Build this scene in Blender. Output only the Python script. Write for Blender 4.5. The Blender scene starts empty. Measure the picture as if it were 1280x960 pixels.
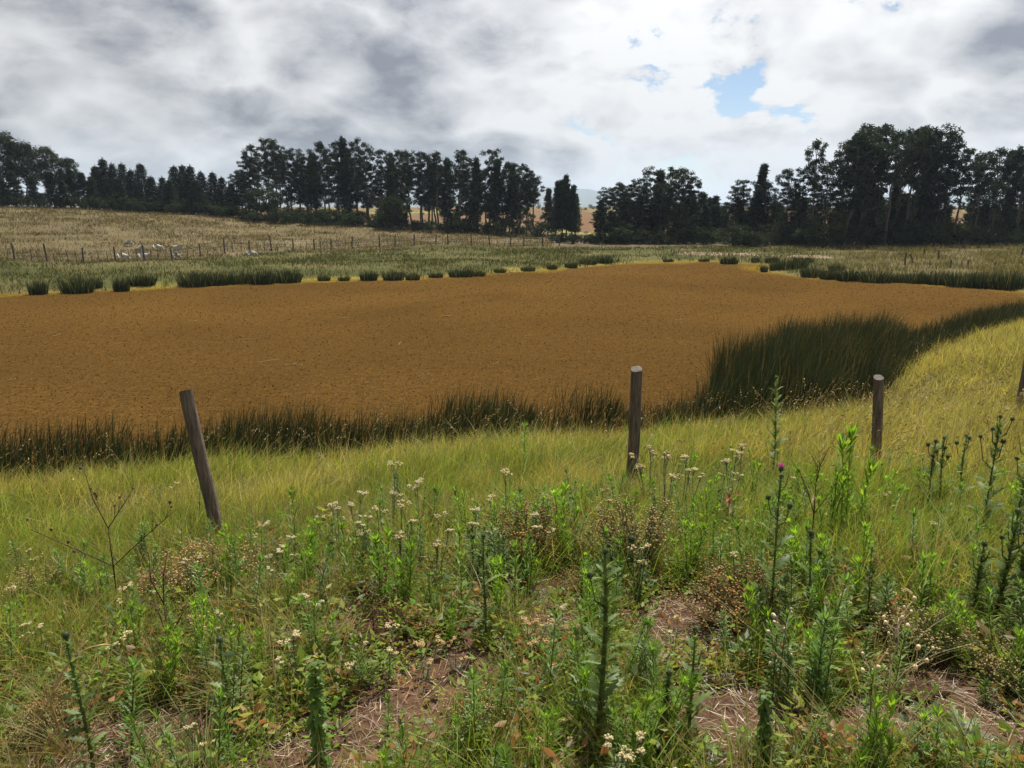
import bpy, bmesh, math, random
import numpy as np
from mathutils import Vector, Matrix

rng = np.random.default_rng(7)
random.seed(7)
scene = bpy.context.scene
COL = scene.collection

# ------------------------------------------------------------------ camera, sky, sun, exposure
E = 4.0                       # eye height above the pond (m)
F = 962.0                     # focal length in photo pixels (1280 wide)
HORIZON = 258.0
PITCH = math.atan((480 - HORIZON) / F)
cam = bpy.data.cameras.new('camera')
cam.sensor_width = 36.0
cam.lens = 36.0 * F / 1280.0
cam.clip_start = 0.05
cam.clip_end = 30000
cam_ob = bpy.data.objects.new('camera', cam)
COL.objects.link(cam_ob)
cam_ob.location = (0, 0, E)
cam_ob.rotation_euler = (math.pi / 2 - PITCH, 0, 0)
scene.camera = cam_ob

SUN_EL, SUN_AZ = math.radians(61), math.radians(18)      # azimuth from +Y towards +X
SUN_DIR = Vector((math.sin(SUN_AZ) * math.cos(SUN_EL), math.cos(SUN_AZ) * math.cos(SUN_EL), math.sin(SUN_EL)))
sl = bpy.data.lights.new('sun', 'SUN')
sl.energy = 5.0
sl.angle = math.radians(0.55)
sl.color = (1.0, 0.94, 0.82)
sun_ob = bpy.data.objects.new('sun', sl)
COL.objects.link(sun_ob)
sun_ob.location = (20, 60, 80)
sun_ob.rotation_euler = (-SUN_DIR).to_track_quat('-Z', 'Y').to_euler()

scene.view_settings.view_transform = 'Standard'
scene.view_settings.look = 'None'
scene.view_settings.exposure = 0.75
scene.view_settings.gamma = 1.0
scene.view_settings.use_curve_mapping = False
scene.cycles.use_denoising = True
scene.cycles.denoiser = 'OPENIMAGEDENOISE'
scene.cycles.denoising_input_passes = 'RGB_ALBEDO_NORMAL'
scene.cycles.denoising_prefilter = 'ACCURATE'
scene.cycles.max_bounces = 7
scene.cycles.diffuse_bounces = 3
scene.cycles.transmission_bounces = 3
scene.cycles.transparent_max_bounces = 4
scene.cycles.volume_bounces = 0
scene.cycles.sample_clamp_indirect = 4.0


def build_world():
    w = bpy.data.worlds.new('World')
    scene.world = w
    w.use_nodes = True
    nt = w.node_tree
    N, L = nt.nodes, nt.links
    N.clear()

    def nd(t, **k):
        n = N.new(t)
        for a, b in k.items():
            setattr(n, a, b)
        return n

    def sock(v, s):
        if hasattr(v, 'is_linked') or hasattr(v, 'links'):
            L.new(v, s)
        else:
            s.default_value = v

    def m(op, a, b=0.0, c=0.0, clamp=False):
        n = nd('ShaderNodeMath', operation=op, use_clamp=clamp)
        sock(a, n.inputs[0]); sock(b, n.inputs[1]); sock(c, n.inputs[2])
        return n.outputs[0]

    def vm(op, a, b=(0, 0, 0), out=0):
        n = nd('ShaderNodeVectorMath', operation=op)
        sock(a, n.inputs[0]); sock(b, n.inputs[1])
        return n.outputs[out]

    def ss(x, a, b):                                   # smoothstep
        n = nd('ShaderNodeMapRange', interpolation_type='SMOOTHSTEP')
        sock(x, n.inputs[0]); n.inputs[1].default_value = a; n.inputs[2].default_value = b
        return n.outputs[0]

    def noise(v, scale, detail, rough=0.55, dist=0.0):
        n = nd('ShaderNodeTexNoise', noise_dimensions='3D')
        L.new(v, n.inputs['Vector'])
        n.inputs['Scale'].default_value = scale
        n.inputs['Detail'].default_value = detail
        n.inputs['Roughness'].default_value = rough
        n.inputs['Distortion'].default_value = dist
        return n.outputs[0]

    def mixc(f, a, b):
        n = nd('ShaderNodeMix', data_type='RGBA')
        sock(f, n.inputs[0]); sock(a, n.inputs[6]); sock(b, n.inputs[7])
        return n.outputs[2]

    tc = nd('ShaderNodeTexCoord')
    D = tc.outputs['Generated']
    sep = nd('ShaderNodeSeparateXYZ'); L.new(D, sep.inputs[0])
    z = m('MAXIMUM', sep.outputs[2], 0.0)
    zz = m('ADD', z, 0.50)
    comb = nd('ShaderNodeCombineXYZ')
    L.new(m('DIVIDE', sep.outputs[0], zz), comb.inputs[0])
    L.new(m('DIVIDE', sep.outputs[1], zz), comb.inputs[1])
    L.new(m('DIVIDE', m('MULTIPLY', z, 0.8), zz), comb.inputs[2])
    P = vm('ADD', comb.outputs[0], CLOUD_OFF)
    sdot = vm('DOT_PRODUCT', D, tuple(SUN_DIR), out=1)
    warp = nd('ShaderNodeTexNoise', noise_dimensions='3D'); L.new(P, warp.inputs['Vector'])
    warp.inputs['Scale'].default_value = 4.0; warp.inputs['Detail'].default_value = 1.0
    PW = vm('ADD', P, vm('SCALE', vm('SUBTRACT', warp.outputs['Color'], (0.5, 0.5, 0.5))))
    PW.node.inputs[1].links[0].from_node.inputs[3].default_value = 0.09
    P0 = vm('ADD', PW, (3.1, 7.7, 1.3))

    front = m('MULTIPLY', sep.outputs[0], -0.12)          # the bank of heavier cloud lies to the west (-X)
    b_ = noise(P0, 1.25, 1.0, 0.5)
    m1 = noise(P0, 4.6, 7.0, 0.64)
    m2 = noise(vm('ADD', P0, (SUN_DIR.x * 0.08, -0.05, 0.04)), 4.6, 3.0, 0.60)    # the layer a little nearer the sun
    vo = nd('ShaderNodeTexVoronoi', feature='F1')
    L.new(P0, vo.inputs['Vector']); vo.inputs['Scale'].default_value = 6.5
    puff = m('SUBTRACT', 0.5, m('MULTIPLY', vo.outputs['Distance'], vo.outputs['Distance']))
    base_t = m('ADD', m('ADD', m('MULTIPLY', b_, 0.52), front), m('MULTIPLY', m('SUBTRACT', puff, 0.25), 0.17))
    t1 = m('ADD', base_t, m('MULTIPLY', m1, 0.58))
    t2 = m('ADD', base_t, m('MULTIPLY', m2, 0.58))
    cover = ss(t1, CL[0], CL[1])
    dark = ss(t1, CL[2], CL[3])
    rim = m('MULTIPLY', m('SUBTRACT', t1, t2), CL[4])
    crisp = m('MULTIPLY', m('SUBTRACT', noise(P0, 15.0, 5.0, 0.66), 0.5), 0.75)      # small torn billows
    shade = m('ADD', m('SUBTRACT', dark, rim), m('MULTIPLY', crisp, m('ADD', 0.25, dark)), clamp=True)
    glow = m('POWER', m('MAXIMUM', sdot, 0.0), 3.0)
    lit = m('ADD', 0.68, m('MULTIPLY', glow, 1.35))
    white = vm('SCALE', (0.985, 0.99, 1.0)); L.new(lit, white.node.inputs[3])
    grey = vm('SCALE', (0.88, 0.945, 1.13)); L.new(m('ADD', 0.13, m('MULTIPLY', glow, 0.80)), grey.node.inputs[3])
    cc = mixc(shade, white, grey)
    # paler, merged far cloud close to the horizon
    low = ss(z, 0.10, -0.02)
    cc = mixc(m('MULTIPLY', low, 0.5), cc, (0.72, 0.78, 0.87, 1))
    cover = m('MAXIMUM', cover, m('MULTIPLY', low, 0.9))
    sky = nd('ShaderNodeTexSky', sky_type='NISHITA')
    sky.sun_disc = False
    sky.sun_elevation = SUN_EL
    sky.sun_rotation = SUN_AZ
    sky.altitude = 1800
    b1 = nd('ShaderNodeBackground'); L.new(sky.outputs[0], b1.inputs[0]); b1.inputs[1].default_value = 0.065
    b2 = nd('ShaderNodeBackground'); L.new(cc, b2.inputs[0]); b2.inputs[1].default_value = 0.57
    mx = nd('ShaderNodeMixShader')
    L.new(cover, mx.inputs[0]); L.new(b1.outputs[0], mx.inputs[1]); L.new(b2.outputs[0], mx.inputs[2])
    out = nd('ShaderNodeOutputWorld'); L.new(mx.outputs[0], out.inputs[0])
    w.cycles.sampling_method = 'MANUAL'
    w.cycles.sample_map_resolution = 512


CLOUD_OFF = (61.1, 2.3, 8.0)
CL = (0.345, 0.388, 0.42, 0.66, 3.4)
build_world()

# ------------------------------------------------------------------ camera rays, noise
RX = np.array([1.0, 0, 0])
FW = np.array([0, math.cos(PITCH), -math.sin(PITCH)])
UP = np.array([0, math.sin(PITCH), math.cos(PITCH)])


def ray(px, py):
    d = F * FW + (px - 640) * RX - (py - 480) * UP
    return d / d[1]                                    # per metre of depth (y)


def on_level(px, py, z=0.0):
    d = ray(px, py)
    t = (z - E) / d[2]
    return np.array([d[0] * t, t])


def _h(ix, iy, s):
    n = (ix.astype(np.int64) * 374761393 + iy.astype(np.int64) * 668265263 + s * 1442695041) & 0x7fffffff
    n = ((n ^ (n >> 13)) * 1274126177) & 0x7fffffff
    return ((n ^ (n >> 16)) & 0xffff) / 65535.0


def vnoise(x, y, s=0):
    x = np.asarray(x, float); y = np.asarray(y, float)
    ix, iy = np.floor(x), np.floor(y)
    fx, fy = x - ix, y - iy
    fx = fx * fx * (3 - 2 * fx); fy = fy * fy * (3 - 2 * fy)
    a = _h(ix, iy, s); b = _h(ix + 1, iy, s); c = _h(ix, iy + 1, s); d = _h(ix + 1, iy + 1, s)
    return (a * (1 - fx) + b * fx) * (1 - fy) + (c * (1 - fx) + d * fx) * fy


def fbm(x, y, s=0, o=4):
    t = 0; a = 0.5; n = 0
    for i in range(o):
        t = t + a * vnoise(x * 2 ** i, y * 2 ** i, s + i); n += a; a *= 0.5
    return t / n


def sstep(a, b, x):
    t = np.clip((np.asarray(x, float) - a) / (b - a), 0, 1)
    return t * t * (3 - 2 * t)


# ------------------------------------------------------------------ pond outline (photo pixels on the water level) and terrain
FAR_PX = [(-160, 380), (-40, 372), (0, 368), (60, 366), (130, 364), (200, 360), (300, 356), (400, 350), (500, 349), (600, 343),
          (700, 337), (760, 331), (800, 328.5), (880, 327), (925, 329), (955, 331), (950, 338), (1000, 346), (1060, 351), (1130, 353),
          (1200, 357), (1250, 361), (1292, 368)]
NEAR_PX = [(1300, 380), (1280, 391), (1240, 403), (1160, 421), (1100, 436), (1010, 438), (976, 442), (970, 468), (892, 478), (882, 506), (800, 516),
           (700, 525), (560, 531), (480, 540), (380, 551), (260, 556), (200, 567), (100, 576), (0, 584), (-80, 590), (-200, 598)]
REED_LAND = [(-220, 630), (-80, 622), (0, 616), (100, 607), (200, 597), (260, 586), (380, 582), (480, 571), (560, 561), (700, 556), (800, 548), (880, 541), (960, 537), (1040, 529), (1095, 510), (1120, 476), (1152, 449), (1192, 433), (1250, 418), (1320, 400)]
POND = np.array([on_level(*p) for p in FAR_PX] + [on_level(*p) for p in REED_LAND[::-1]])
NFAR = len(FAR_PX)
SEG_NEAR = np.array([1.0 if i >= NFAR else 0.0 for i in range(len(POND))])
SEG_NEAR[NFAR - 1] = 0.5; SEG_NEAR[-1] = 0.5


def pond_sdf(x, y):
    """signed distance to the pond (negative inside) and how much the nearest shore is the near one"""
    x = np.asarray(x, float).ravel(); y = np.asarray(y, float).ravel()
    best_f = np.full(x.shape, 1e9); best_n = np.full(x.shape, 1e9)
    inside = np.zeros(x.shape, bool)
    n = len(POND)
    for i in range(n):
        a = POND[i]; b = POND[(i + 1) % n]
        e = b - a
        t = np.clip(((x - a[0]) * e[0] + (y - a[1]) * e[1]) / (e @ e), 0, 1)
        d = np.hypot(x - a[0] - t * e[0], y - a[1] - t * e[1])
        if SEG_NEAR[i] > 0.4:
            best_n = np.minimum(best_n, d)
        if SEG_NEAR[i] < 0.6:
            best_f = np.minimum(best_f, d)
        c = ((a[1] > y) != (b[1] > y)) & (x < (b[0] - a[0]) * (y - a[1]) / (b[1] - a[1] + 1e-12) + a[0])
        inside ^= c
    d = np.minimum(best_n, best_f)
    near = sstep(-3.0, 3.0, best_f - best_n)
    return np.where(inside, -d, d), near


HPX = np.array([-400, -100, 0, 100, 200, 300, 400, 520, 600, 680, 720, 1800]); HZ = np.array([4.9, 4.35, 4.1, 3.6, 2.9, 2.5, 2.15, 1.35, 0.85, 0.2, -0.1, -0.1])
FPX = np.array([-200, 0, 100, 180, 216, 250, 281, 312, 414, 475, 520, 560, 640, 700]); FPY = np.array([336, 334.5, 333, 331, 328, 324, 320.5, 319, 315.5, 314, 312, 311, 311.5, 310])
FENCE_D = E * F / (FPY - HORIZON)                       # rough depth of the far fence


def height(x, y, detail=True):
    shp = np.shape(x)
    x = np.asarray(x, float).ravel(); y = np.asarray(y, float).ravel()
    d, near = pond_sdf(x, y)
    r = np.hypot(x, y)
    dp = np.clip(d, 0, None)
    zn = 2.95 * (1 - np.exp(-dp / 10.0)) + 0.02 * sstep(0, 1, dp)
    yy = np.where(y > 1, y, 1.0)
    bp = np.where(y > 1, 640 + F * x / yy, 640 + np.sign(x) * 3000)
    hill = np.interp(bp, HPX, HZ)
    fd = np.interp(bp, FPX, FENCE_D)
    hw = sstep(0, 1, (y - fd) / np.maximum(106 - fd, 10))
    back = 2.6 * sstep(100, 240, y) * np.clip(1 - hill / 2.5, 0, 1)
    zf = 0.22 * (1 - np.exp(-dp / 1.5)) + hill * hw + back
    z = zn * near + zf * (1 - near)
    zi = -0.45 * (1 - np.exp(d / 0.8))
    z = np.where(d < 0, zi, z)
    if detail:
        nb = (fbm(x * 0.9, y * 0.9, 3, 4) - 0.5) * 0.16 + (fbm(x * 5.5, y * 5.5, 11, 3) - 0.5) * 0.05
        fb = (fbm(x * 0.12, y * 0.12, 5, 4) - 0.5) * 0.5 + (fbm(x * 0.8, y * 0.8, 15, 3) - 0.5) * 0.14
        wgt = sstep(0.0, 3.0, d)
        z = z + wgt * (nb * near + fb * (1 - near) * (1 - 0.5 * sstep(150, 300, r)))
    return z.reshape(shp)


def hz(x, y):
    return float(height(np.array([x]), np.array([y]))[0])


def on_ground(px, py):
    """where the line of sight through a photo pixel meets the ground"""
    d = ray(px, py)
    t = np.geomspace(1.0, 400, 700)
    g = E + d[2] * t - height(d[0] * t, t)
    k = np.argmax(g < 0)
    a, b = t[max(k - 1, 0)], t[k]
    for _ in range(18):
        m_ = 0.5 * (a + b)
        if E + d[2] * m_ - hz(d[0] * m_, m_) < 0:
            b = m_
        else:
            a = m_
    return np.array([d[0] * b, b, hz(d[0] * b, b)])


def at_depth(px, depth):
    d = ray(px, 480)
    x = d[0] * depth
    return np.array([x, depth, hz(x, depth)])


def z_at(px, py, depth):
    return E + ray(px, py)[2] * depth


# ------------------------------------------------------------------ materials
MATS = {}


def mat(name):
    m = bpy.data.materials.new(name)
    m.use_nodes = True
    nt = m.node_tree
    nt.nodes.clear()
    MATS[name] = m
    return m, nt


class NT:
    def __init__(s, nt):
        s.nt = nt; s.N = nt.nodes; s.L = nt.links

    def n(s, t, ins=None, **k):
        n = s.N.new(t)
        for a, b in k.items():
            setattr(n, a, b)
        for a, b in (ins or {}).items():
            s.set(n.inputs[a], b)
        return n

    def set(s, so, v):
        if isinstance(v, bpy.types.NodeSocket):
            s.L.new(v, so)
        else:
            so.default_value = v

    def noise(s, scale, detail=4, rough=0.55, vec=None, dist=0.0):
        n = s.n('ShaderNodeTexNoise', {'Scale': scale, 'Detail': detail, 'Roughness': rough, 'Distortion': dist})
        if vec is not None:
            s.L.new(vec, n.inputs['Vector'])
        return n.outputs[0]

    def mr(s, v, a, b, c, d):
        return s.n('ShaderNodeMapRange', {0: v, 1: a, 2: b, 3: c, 4: d}).outputs[0]

    def mix(s, f, a, b, mode='MIX'):
        n = s.n('ShaderNodeMix', data_type='RGBA', blend_type=mode)
        s.set(n.inputs[0], f); s.set(n.inputs[6], a); s.set(n.inputs[7], b)
        return n.outputs[2]

    def scale(s, c, f):
        n = s.n('ShaderNodeVectorMath', operation='SCALE')
        s.set(n.inputs[0], c); s.set(n.inputs[3], f)
        return n.outputs[0]

    def math(s, op, a, b=0.0):
        return s.n('ShaderNodeMath', {0: a, 1: b}, operation=op).outputs[0]


def foliage_mat(name, trans=0.4, var=0.25, gloss=0.06, nscale=3.0, rough=0.45, gain=1.0):
    m, nt = mat(name)
    q = NT(nt)
    at = q.n('ShaderNodeAttribute', attribute_name='Col')
    oi = q.n('ShaderNodeObjectInfo')
    geo = q.n('ShaderNodeNewGeometry')
    c = q.scale(at.outputs[0], q.mr(oi.outputs['Random'], 0, 1, (1 - var) * gain, (1 + var) * gain))
    c = q.scale(c, q.mr(q.noise(nscale, 3, 0.6, geo.outputs['Position']), 0.3, 0.7, 0.78, 1.22))
    dif = q.n('ShaderNodeBsdfDiffuse', {'Color': c})
    tr = q.n('ShaderNodeBsdfTranslucent', {'Color': q.mix(1.0, c, (1.25, 1.2, 0.62, 1), 'MULTIPLY')})
    mx = q.n('ShaderNodeMixShader', {0: trans}); q.L.new(dif.outputs[0], mx.inputs[1]); q.L.new(tr.outputs[0], mx.inputs[2])
    gl = q.n('ShaderNodeBsdfGlossy', {'Color': (0.55, 0.58, 0.6, 1), 'Roughness': rough})
    mx2 = q.n('ShaderNodeMixShader', {0: gloss})
    q.L.new(mx.outputs[0], mx2.inputs[1]); q.L.new(gl.outputs[0], mx2.inputs[2])
    out = q.n('ShaderNodeOutputMaterial'); q.L.new(mx2.outputs[0], out.inputs[0])
    return m


foliage_mat('leaf_green', 0.54, 0.20, 0.018, gain=1.4)
foliage_mat('grass_blade', 0.48, 0.0, 0.012, 0.7, gain=1.0)
foliage_mat('reed_blade', 0.25, 0.10, 0.02, 1.5)
foliage_mat('tree_leaf', 0.30, 0.22, 0.012, 0.35)
foliage_mat('dry_straw', 0.26, 0.10, 0.02, 6.0, gain=1.15)
foliage_mat('fern_frond', 0.2, 0.0, 0.0, 2.0)
foliage_mat('petal', 0.42, 0.05, 0.01, 20.0, gain=1.35)


def surf_mat(name, col_a, col_b, scale, bump=0.3, rough=0.85, stretch=(1, 1, 1), detail=6, attr=False, spec=0.3, bdist=0.02):
    m, nt = mat(name)
    q = NT(nt)
    tc = q.n('ShaderNodeTexCoord')
    mp = q.n('ShaderNodeMapping', {'Scale': stretch}); q.L.new(tc.outputs['Object'], mp.inputs[0])
    n1 = q.noise(scale, detail, 0.6, mp.outputs[0])
    n2 = q.noise(scale * 4.3, detail, 0.65, mp.outputs[0])
    c = q.mix(q.mr(n1, 0.32, 0.68, 0, 1), col_a, col_b)
    c = q.scale(c, q.mr(n2, 0.3, 0.7, 0.72, 1.25))
    if attr:
        at = q.n('ShaderNodeAttribute', attribute_name='Col')
        c = q.mix(1.0, c, at.outputs[0], 'MULTIPLY')
    bs = q.n('ShaderNodeBsdfPrincipled', {'Base Color': c, 'Roughness': rough, 'Specular IOR Level': spec})
    b = q.n('ShaderNodeBump', {'Height': q.math('ADD', n1, n2), 'Strength': bump, 'Distance': bdist})
    q.L.new(b.outputs[0], bs.inputs['Normal'])
    out = q.n('ShaderNodeOutputMaterial'); q.L.new(bs.outputs[0], out.inputs[0])
    return m


surf_mat('post_wood', (0.065, 0.045, 0.033, 1), (0.24, 0.185, 0.14, 1), 9, 1.0, 0.9, (6, 6, 0.5), bdist=0.012)
surf_mat('cut_wood', (0.07, 0.06, 0.05, 1), (0.15, 0.13, 0.11, 1), 30, 0.4, 0.9)
surf_mat('old_post', (0.05, 0.042, 0.034, 1), (0.11, 0.095, 0.08, 1), 6, 0.5, 0.9, (4, 4, 0.5))
surf_mat('bark', (0.05, 0.045, 0.04, 1), (0.13, 0.115, 0.10, 1), 1.6, 0.5, 0.9, (2, 2, 0.4), bdist=0.05)
surf_mat('wool', (0.40, 0.38, 0.33, 1), (0.52, 0.49, 0.43, 1), 14, 0.8, 0.95, bdist=0.05)
surf_mat('dark_face', (0.05, 0.045, 0.04, 1), (0.1, 0.09, 0.08, 1), 14, 0.3, 0.8)
surf_mat('clod_soil', (0.065, 0.034, 0.021, 1), (0.13, 0.068, 0.042, 1), 14, 1.0, 1.0, bdist=0.03, spec=0.1)
surf_mat('rock_blue', (0.08, 0.10, 0.11, 1), (0.13, 0.14, 0.13, 1), 0.004, 0.4, 1.0, spec=0.0)
surf_mat('wire_steel', (0.22, 0.22, 0.22, 1), (0.3, 0.28, 0.26, 1), 20, 0.1, 0.5)
surf_mat('track_earth', (0.15, 0.105, 0.07, 1), (0.21, 0.155, 0.105, 1), 0.8, 0.4, 1.0, spec=0.1)


def ground_mat():
    m, nt = mat('ground_earth')
    q = NT(nt)
    at = q.n('ShaderNodeAttribute', attribute_name='Col')
    geo = q.n('ShaderNodeNewGeometry')
    P = geo.outputs['Position']
    n1 = q.noise(0.35, 5, 0.6, P)
    n2 = q.noise(3.2, 6, 0.65, P)
    n3 = q.noise(24.0, 6, 0.7, P)
    c = q.scale(at.outputs[0], q.mr(n1, 0.3, 0.7, 0.8, 1.2))
    c = q.scale(c, q.mr(n2, 0.3, 0.7, 0.68, 1.32))
    c = q.scale(c, q.mr(n3, 0.3, 0.7, 0.6, 1.4))
    bs = q.n('ShaderNodeBsdfPrincipled', {'Base Color': c, 'Roughness': 1.0, 'Specular IOR Level': 0.08})
    hgt = q.math('ADD', q.math('MULTIPLY', n2, 0.7), q.math('MULTIPLY', n3, 0.3))
    b = q.n('ShaderNodeBump', {'Height': hgt, 'Strength': 0.9, 'Distance': 0.12})
    q.L.new(b.outputs[0], bs.inputs['Normal'])
    out = q.n('ShaderNodeOutputMaterial'); q.L.new(bs.outputs[0], out.inputs[0])


def fern_mat():
    """water hidden under a brown mat of floating fern"""
    m, nt = mat('fern_mat')
    q = NT(nt)
    at = q.n('ShaderNodeAttribute', attribute_name='Col')
    geo = q.n('ShaderNodeNewGeometry')
    P = geo.outputs['Position']
    n0 = q.noise(0.12, 4, 0.55, P, 0.6)
    n1 = q.noise(4.0, 5, 0.65, P)
    n2 = q.noise(14.0, 4, 0.6, P)
    n3 = q.noise(60.0, 3, 0.65, P)
    c = q.scale(at.outputs[0], q.mr(n0, 0.3, 0.7, 0.88, 1.12))
    c = q.scale(c, q.mr(n1, 0.3, 0.7, 0.76, 1.24))
    c = q.scale(c, q.mr(n2, 0.3, 0.7, 0.5, 1.5))
    c = q.scale(c, q.mr(n3, 0.3, 0.7, 0.35, 1.65))
    bs = q.n('ShaderNodeBsdfPrincipled', {'Base Color': c, 'Roughness': 1.0, 'Specular IOR Level': 0.0})
    hgt = q.math('ADD', q.math('MULTIPLY', n2, 0.6), q.math('MULTIPLY', n3, 0.4))
    b = q.n('ShaderNodeBump', {'Height': hgt, 'Strength': 0.8, 'Distance': 0.03})
    q.L.new(b.outputs[0], bs.inputs['Normal'])
    out = q.n('ShaderNodeOutputMaterial'); q.L.new(bs.outputs[0], out.inputs[0])


ground_mat()
fern_mat()


# ------------------------------------------------------------------ mesh helpers
def mesh_np(name, V, faces, C=None, smooth=False):
    """faces: list of int arrays (n,3) or (n,4); C per-vertex colours"""
    me = bpy.data.meshes.new(name)
    V = np.ascontiguousarray(V, np.float32)
    me.vertices.add(len(V))
    me.vertices.foreach_set('co', V.ravel())
    loops = np.concatenate([np.asarray(f, np.int32).ravel() for f in faces])
    sizes = np.concatenate([np.full(len(f), np.asarray(f).shape[1], np.int32) for f in faces])
    starts = np.concatenate([[0], np.cumsum(sizes)[:-1]]).astype(np.int32)
    me.loops.add(len(loops)); me.loops.foreach_set('vertex_index', loops)
    me.polygons.add(len(sizes)); me.polygons.foreach_set('loop_start', starts)
    if smooth:
        me.polygons.foreach_set('use_smooth', np.ones(len(sizes), bool))
    if C is not None:
        a = me.color_attributes.new('Col', 'FLOAT_COLOR', 'POINT')
        cc = np.ones((len(V), 4), np.float32); cc[:, :3] = C
        a.data.foreach_set('color', cc.ravel())
    me.update(calc_edges=True)
    return me


def link(name, me, mname=None, parent=None, loc=None):
    o = bpy.data.objects.new(name, me)
    COL.objects.link(o)
    if mname and me is not None and not me.materials:
        me.materials.append(MATS[mname])
    if parent is not None:
        o.parent = parent
    if loc is not None:
        o.location = loc
    return o


def tag(o, label=None, cat=None, group=None, kind=None):
    if label: o['label'] = label
    if cat: o['category'] = cat
    if group: o['group'] = group
    if kind: o['kind'] = kind
    return o


def empty(name, label, cat, loc=(0, 0, 0), rz=0.0, group=None):
    o = bpy.data.objects.new(name, None)
    o.empty_display_size = 0.2
    COL.objects.link(o)
    o.location = loc
    o.rotation_euler = (0, 0, rz)
    return tag(o, label, cat, group)


class G:
    """collects verts / faces / colours of one mesh"""
    def __init__(s):
        s.V = []; s.F3 = []; s.F4 = []; s.C = []; s.n = 0

    def add(s, V, f3=None, f4=None, C=(0.1, 0.1, 0.1)):
        V = np.asarray(V, float).reshape(-1, 3)
        s.V.append(V)
        C = np.asarray(C, float)
        s.C.append(np.broadcast_to(C, (len(V), 3)) if C.ndim == 1 else C)
        if f3 is not None and len(f3): s.F3.append(np.asarray(f3) + s.n)
        if f4 is not None and len(f4): s.F4.append(np.asarray(f4) + s.n)
        s.n += len(V)

    def mesh(s, name, smooth=False):
        fs = []
        if s.F3: fs.append(np.concatenate(s.F3))
        if s.F4: fs.append(np.concatenate(s.F4))
        return mesh_np(name, np.concatenate(s.V), fs, np.concatenate(s.C), smooth)

    def tube(s, pts, rad, sides=6, C=(0.1, 0.1, 0.1), cap=True):
        pts = np.asarray(pts, float); k = len(pts)
        rad = np.broadcast_to(np.asarray(rad, float), (k,))
        tan = np.gradient(pts, axis=0)
        tan /= np.linalg.norm(tan, axis=1, keepdims=True) + 1e-9
        ref = np.array([0.31, 0.95, 0.02]) if abs(tan[0][2]) > 0.7 else np.array([0, 0, 1.0])
        u = np.cross(tan, ref); u /= np.linalg.norm(u, axis=1, keepdims=True) + 1e-9
        v = np.cross(tan, u)
        a = np.arange(sides) * 2 * math.pi / sides
        ring = pts[:, None] + rad[:, None, None] * (np.cos(a)[None, :, None] * u[:, None] + np.sin(a)[None, :, None] * v[:, None])
        f4 = []
        for i in range(k - 1):
            for j in range(sides):
                j2 = (j + 1) % sides
                f4.append((i * sides + j, i * sides + j2, (i + 1) * sides + j2, (i + 1) * sides + j))
        V = ring.reshape(-1, 3); f3 = []
        if cap:
            V = np.vstack([V, pts[-1]]); c = len(V) - 1
            f3 = [((k - 1) * sides + j, (k - 1) * sides + (j + 1) % sides, c) for j in range(sides)]
        C = np.asarray(C, float)
        if C.ndim == 2:
            C = np.repeat(C, sides, axis=0)
            if cap: C = np.vstack([C, C[-1]])
        s.add(V, f3, f4, C)

    def blades(s, base, h, w, az, lean, curve, cb, ct, segs=2, face=None):
        """vectorised grass blades. base (n,3); lean = horizontal run / height; az = lean direction"""
        base = np.asarray(base, float); n = len(base)
        h = np.broadcast_to(h, (n,)); w = np.broadcast_to(w, (n,)); az = np.broadcast_to(az, (n,))
        lean = np.broadcast_to(lean, (n,)); curve = np.broadcast_to(curve, (n,))
        cb = np.broadcast_to(cb, (n, 3)); ct = np.broadcast_to(ct, (n, 3))
        if face is None:
            face = rng.uniform(0, 2 * math.pi, n)
        dx, dy = np.cos(az), np.sin(az)
        wx, wy = np.cos(face), np.sin(face)
        rows = []; cols = []
        for i in range(segs + 1):
            t = i / segs
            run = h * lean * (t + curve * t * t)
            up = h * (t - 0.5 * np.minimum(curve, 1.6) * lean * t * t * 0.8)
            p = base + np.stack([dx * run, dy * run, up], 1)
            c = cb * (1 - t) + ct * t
            if i < segs:
                hw = 0.5 * w * (1 - 0.55 * t * t)
                off = np.stack([wx * hw, wy * hw, np.zeros(n)], 1)
                rows += [p - off, p + off]; cols += [c, c]
            else:
                rows.append(p); cols.append(c)
        k = 2 * segs + 1
        V = np.stack(rows, 1).reshape(-1, 3); C = np.stack(cols, 1).reshape(-1, 3)
        b = (np.arange(n) * k)[:, None]
        f4 = [b + np.array([2 * i, 2 * i + 1, 2 * i + 3, 2 * i + 2]) for i in range(segs - 1)]
        f3 = b + np.array([2 * segs - 2, 2 * segs - 1, 2 * segs])
        s.add(V, f3, np.concatenate(f4) if f4 else None, C)

    def cards(s, P, ax, ln, wd, C, fold=None):
        """leaf cards: diamond of 2 triangles from P along unit ax, length ln, width wd"""
        P = np.asarray(P, float); n = len(P)
        ax = np.asarray(ax, float); ax = ax / (np.linalg.norm(ax, axis=1, keepdims=True) + 1e-9)
        r = rng.normal(size=(n, 3)) if fold is None else fold
        sd = np.cross(ax, r); sd /= np.linalg.norm(sd, axis=1, keepdims=True) + 1e-9
        ln = np.broadcast_to(ln, (n,))[:, None]; wd = np.broadcast_to(wd, (n,))[:, None]
        nrm = np.cross(ax, sd)
        mid = P + ax * ln * 0.42
        V = np.stack([P, mid + sd * wd * 0.5 + nrm * wd * 0.12, P + ax * ln - nrm * wd * 0.1, mid - sd * wd * 0.5 + nrm * wd * 0.12], 1).reshape(-1, 3)
        b = (np.arange(n) * 4)[:, None]
        f3 = np.concatenate([b + np.array([0, 1, 2]), b + np.array([0, 2, 3])])
        C = np.asarray(C, float)
        C = np.repeat(np.broadcast_to(C, (n, 3)), 4, axis=0)
        s.add(V, f3, None, C)

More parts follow.
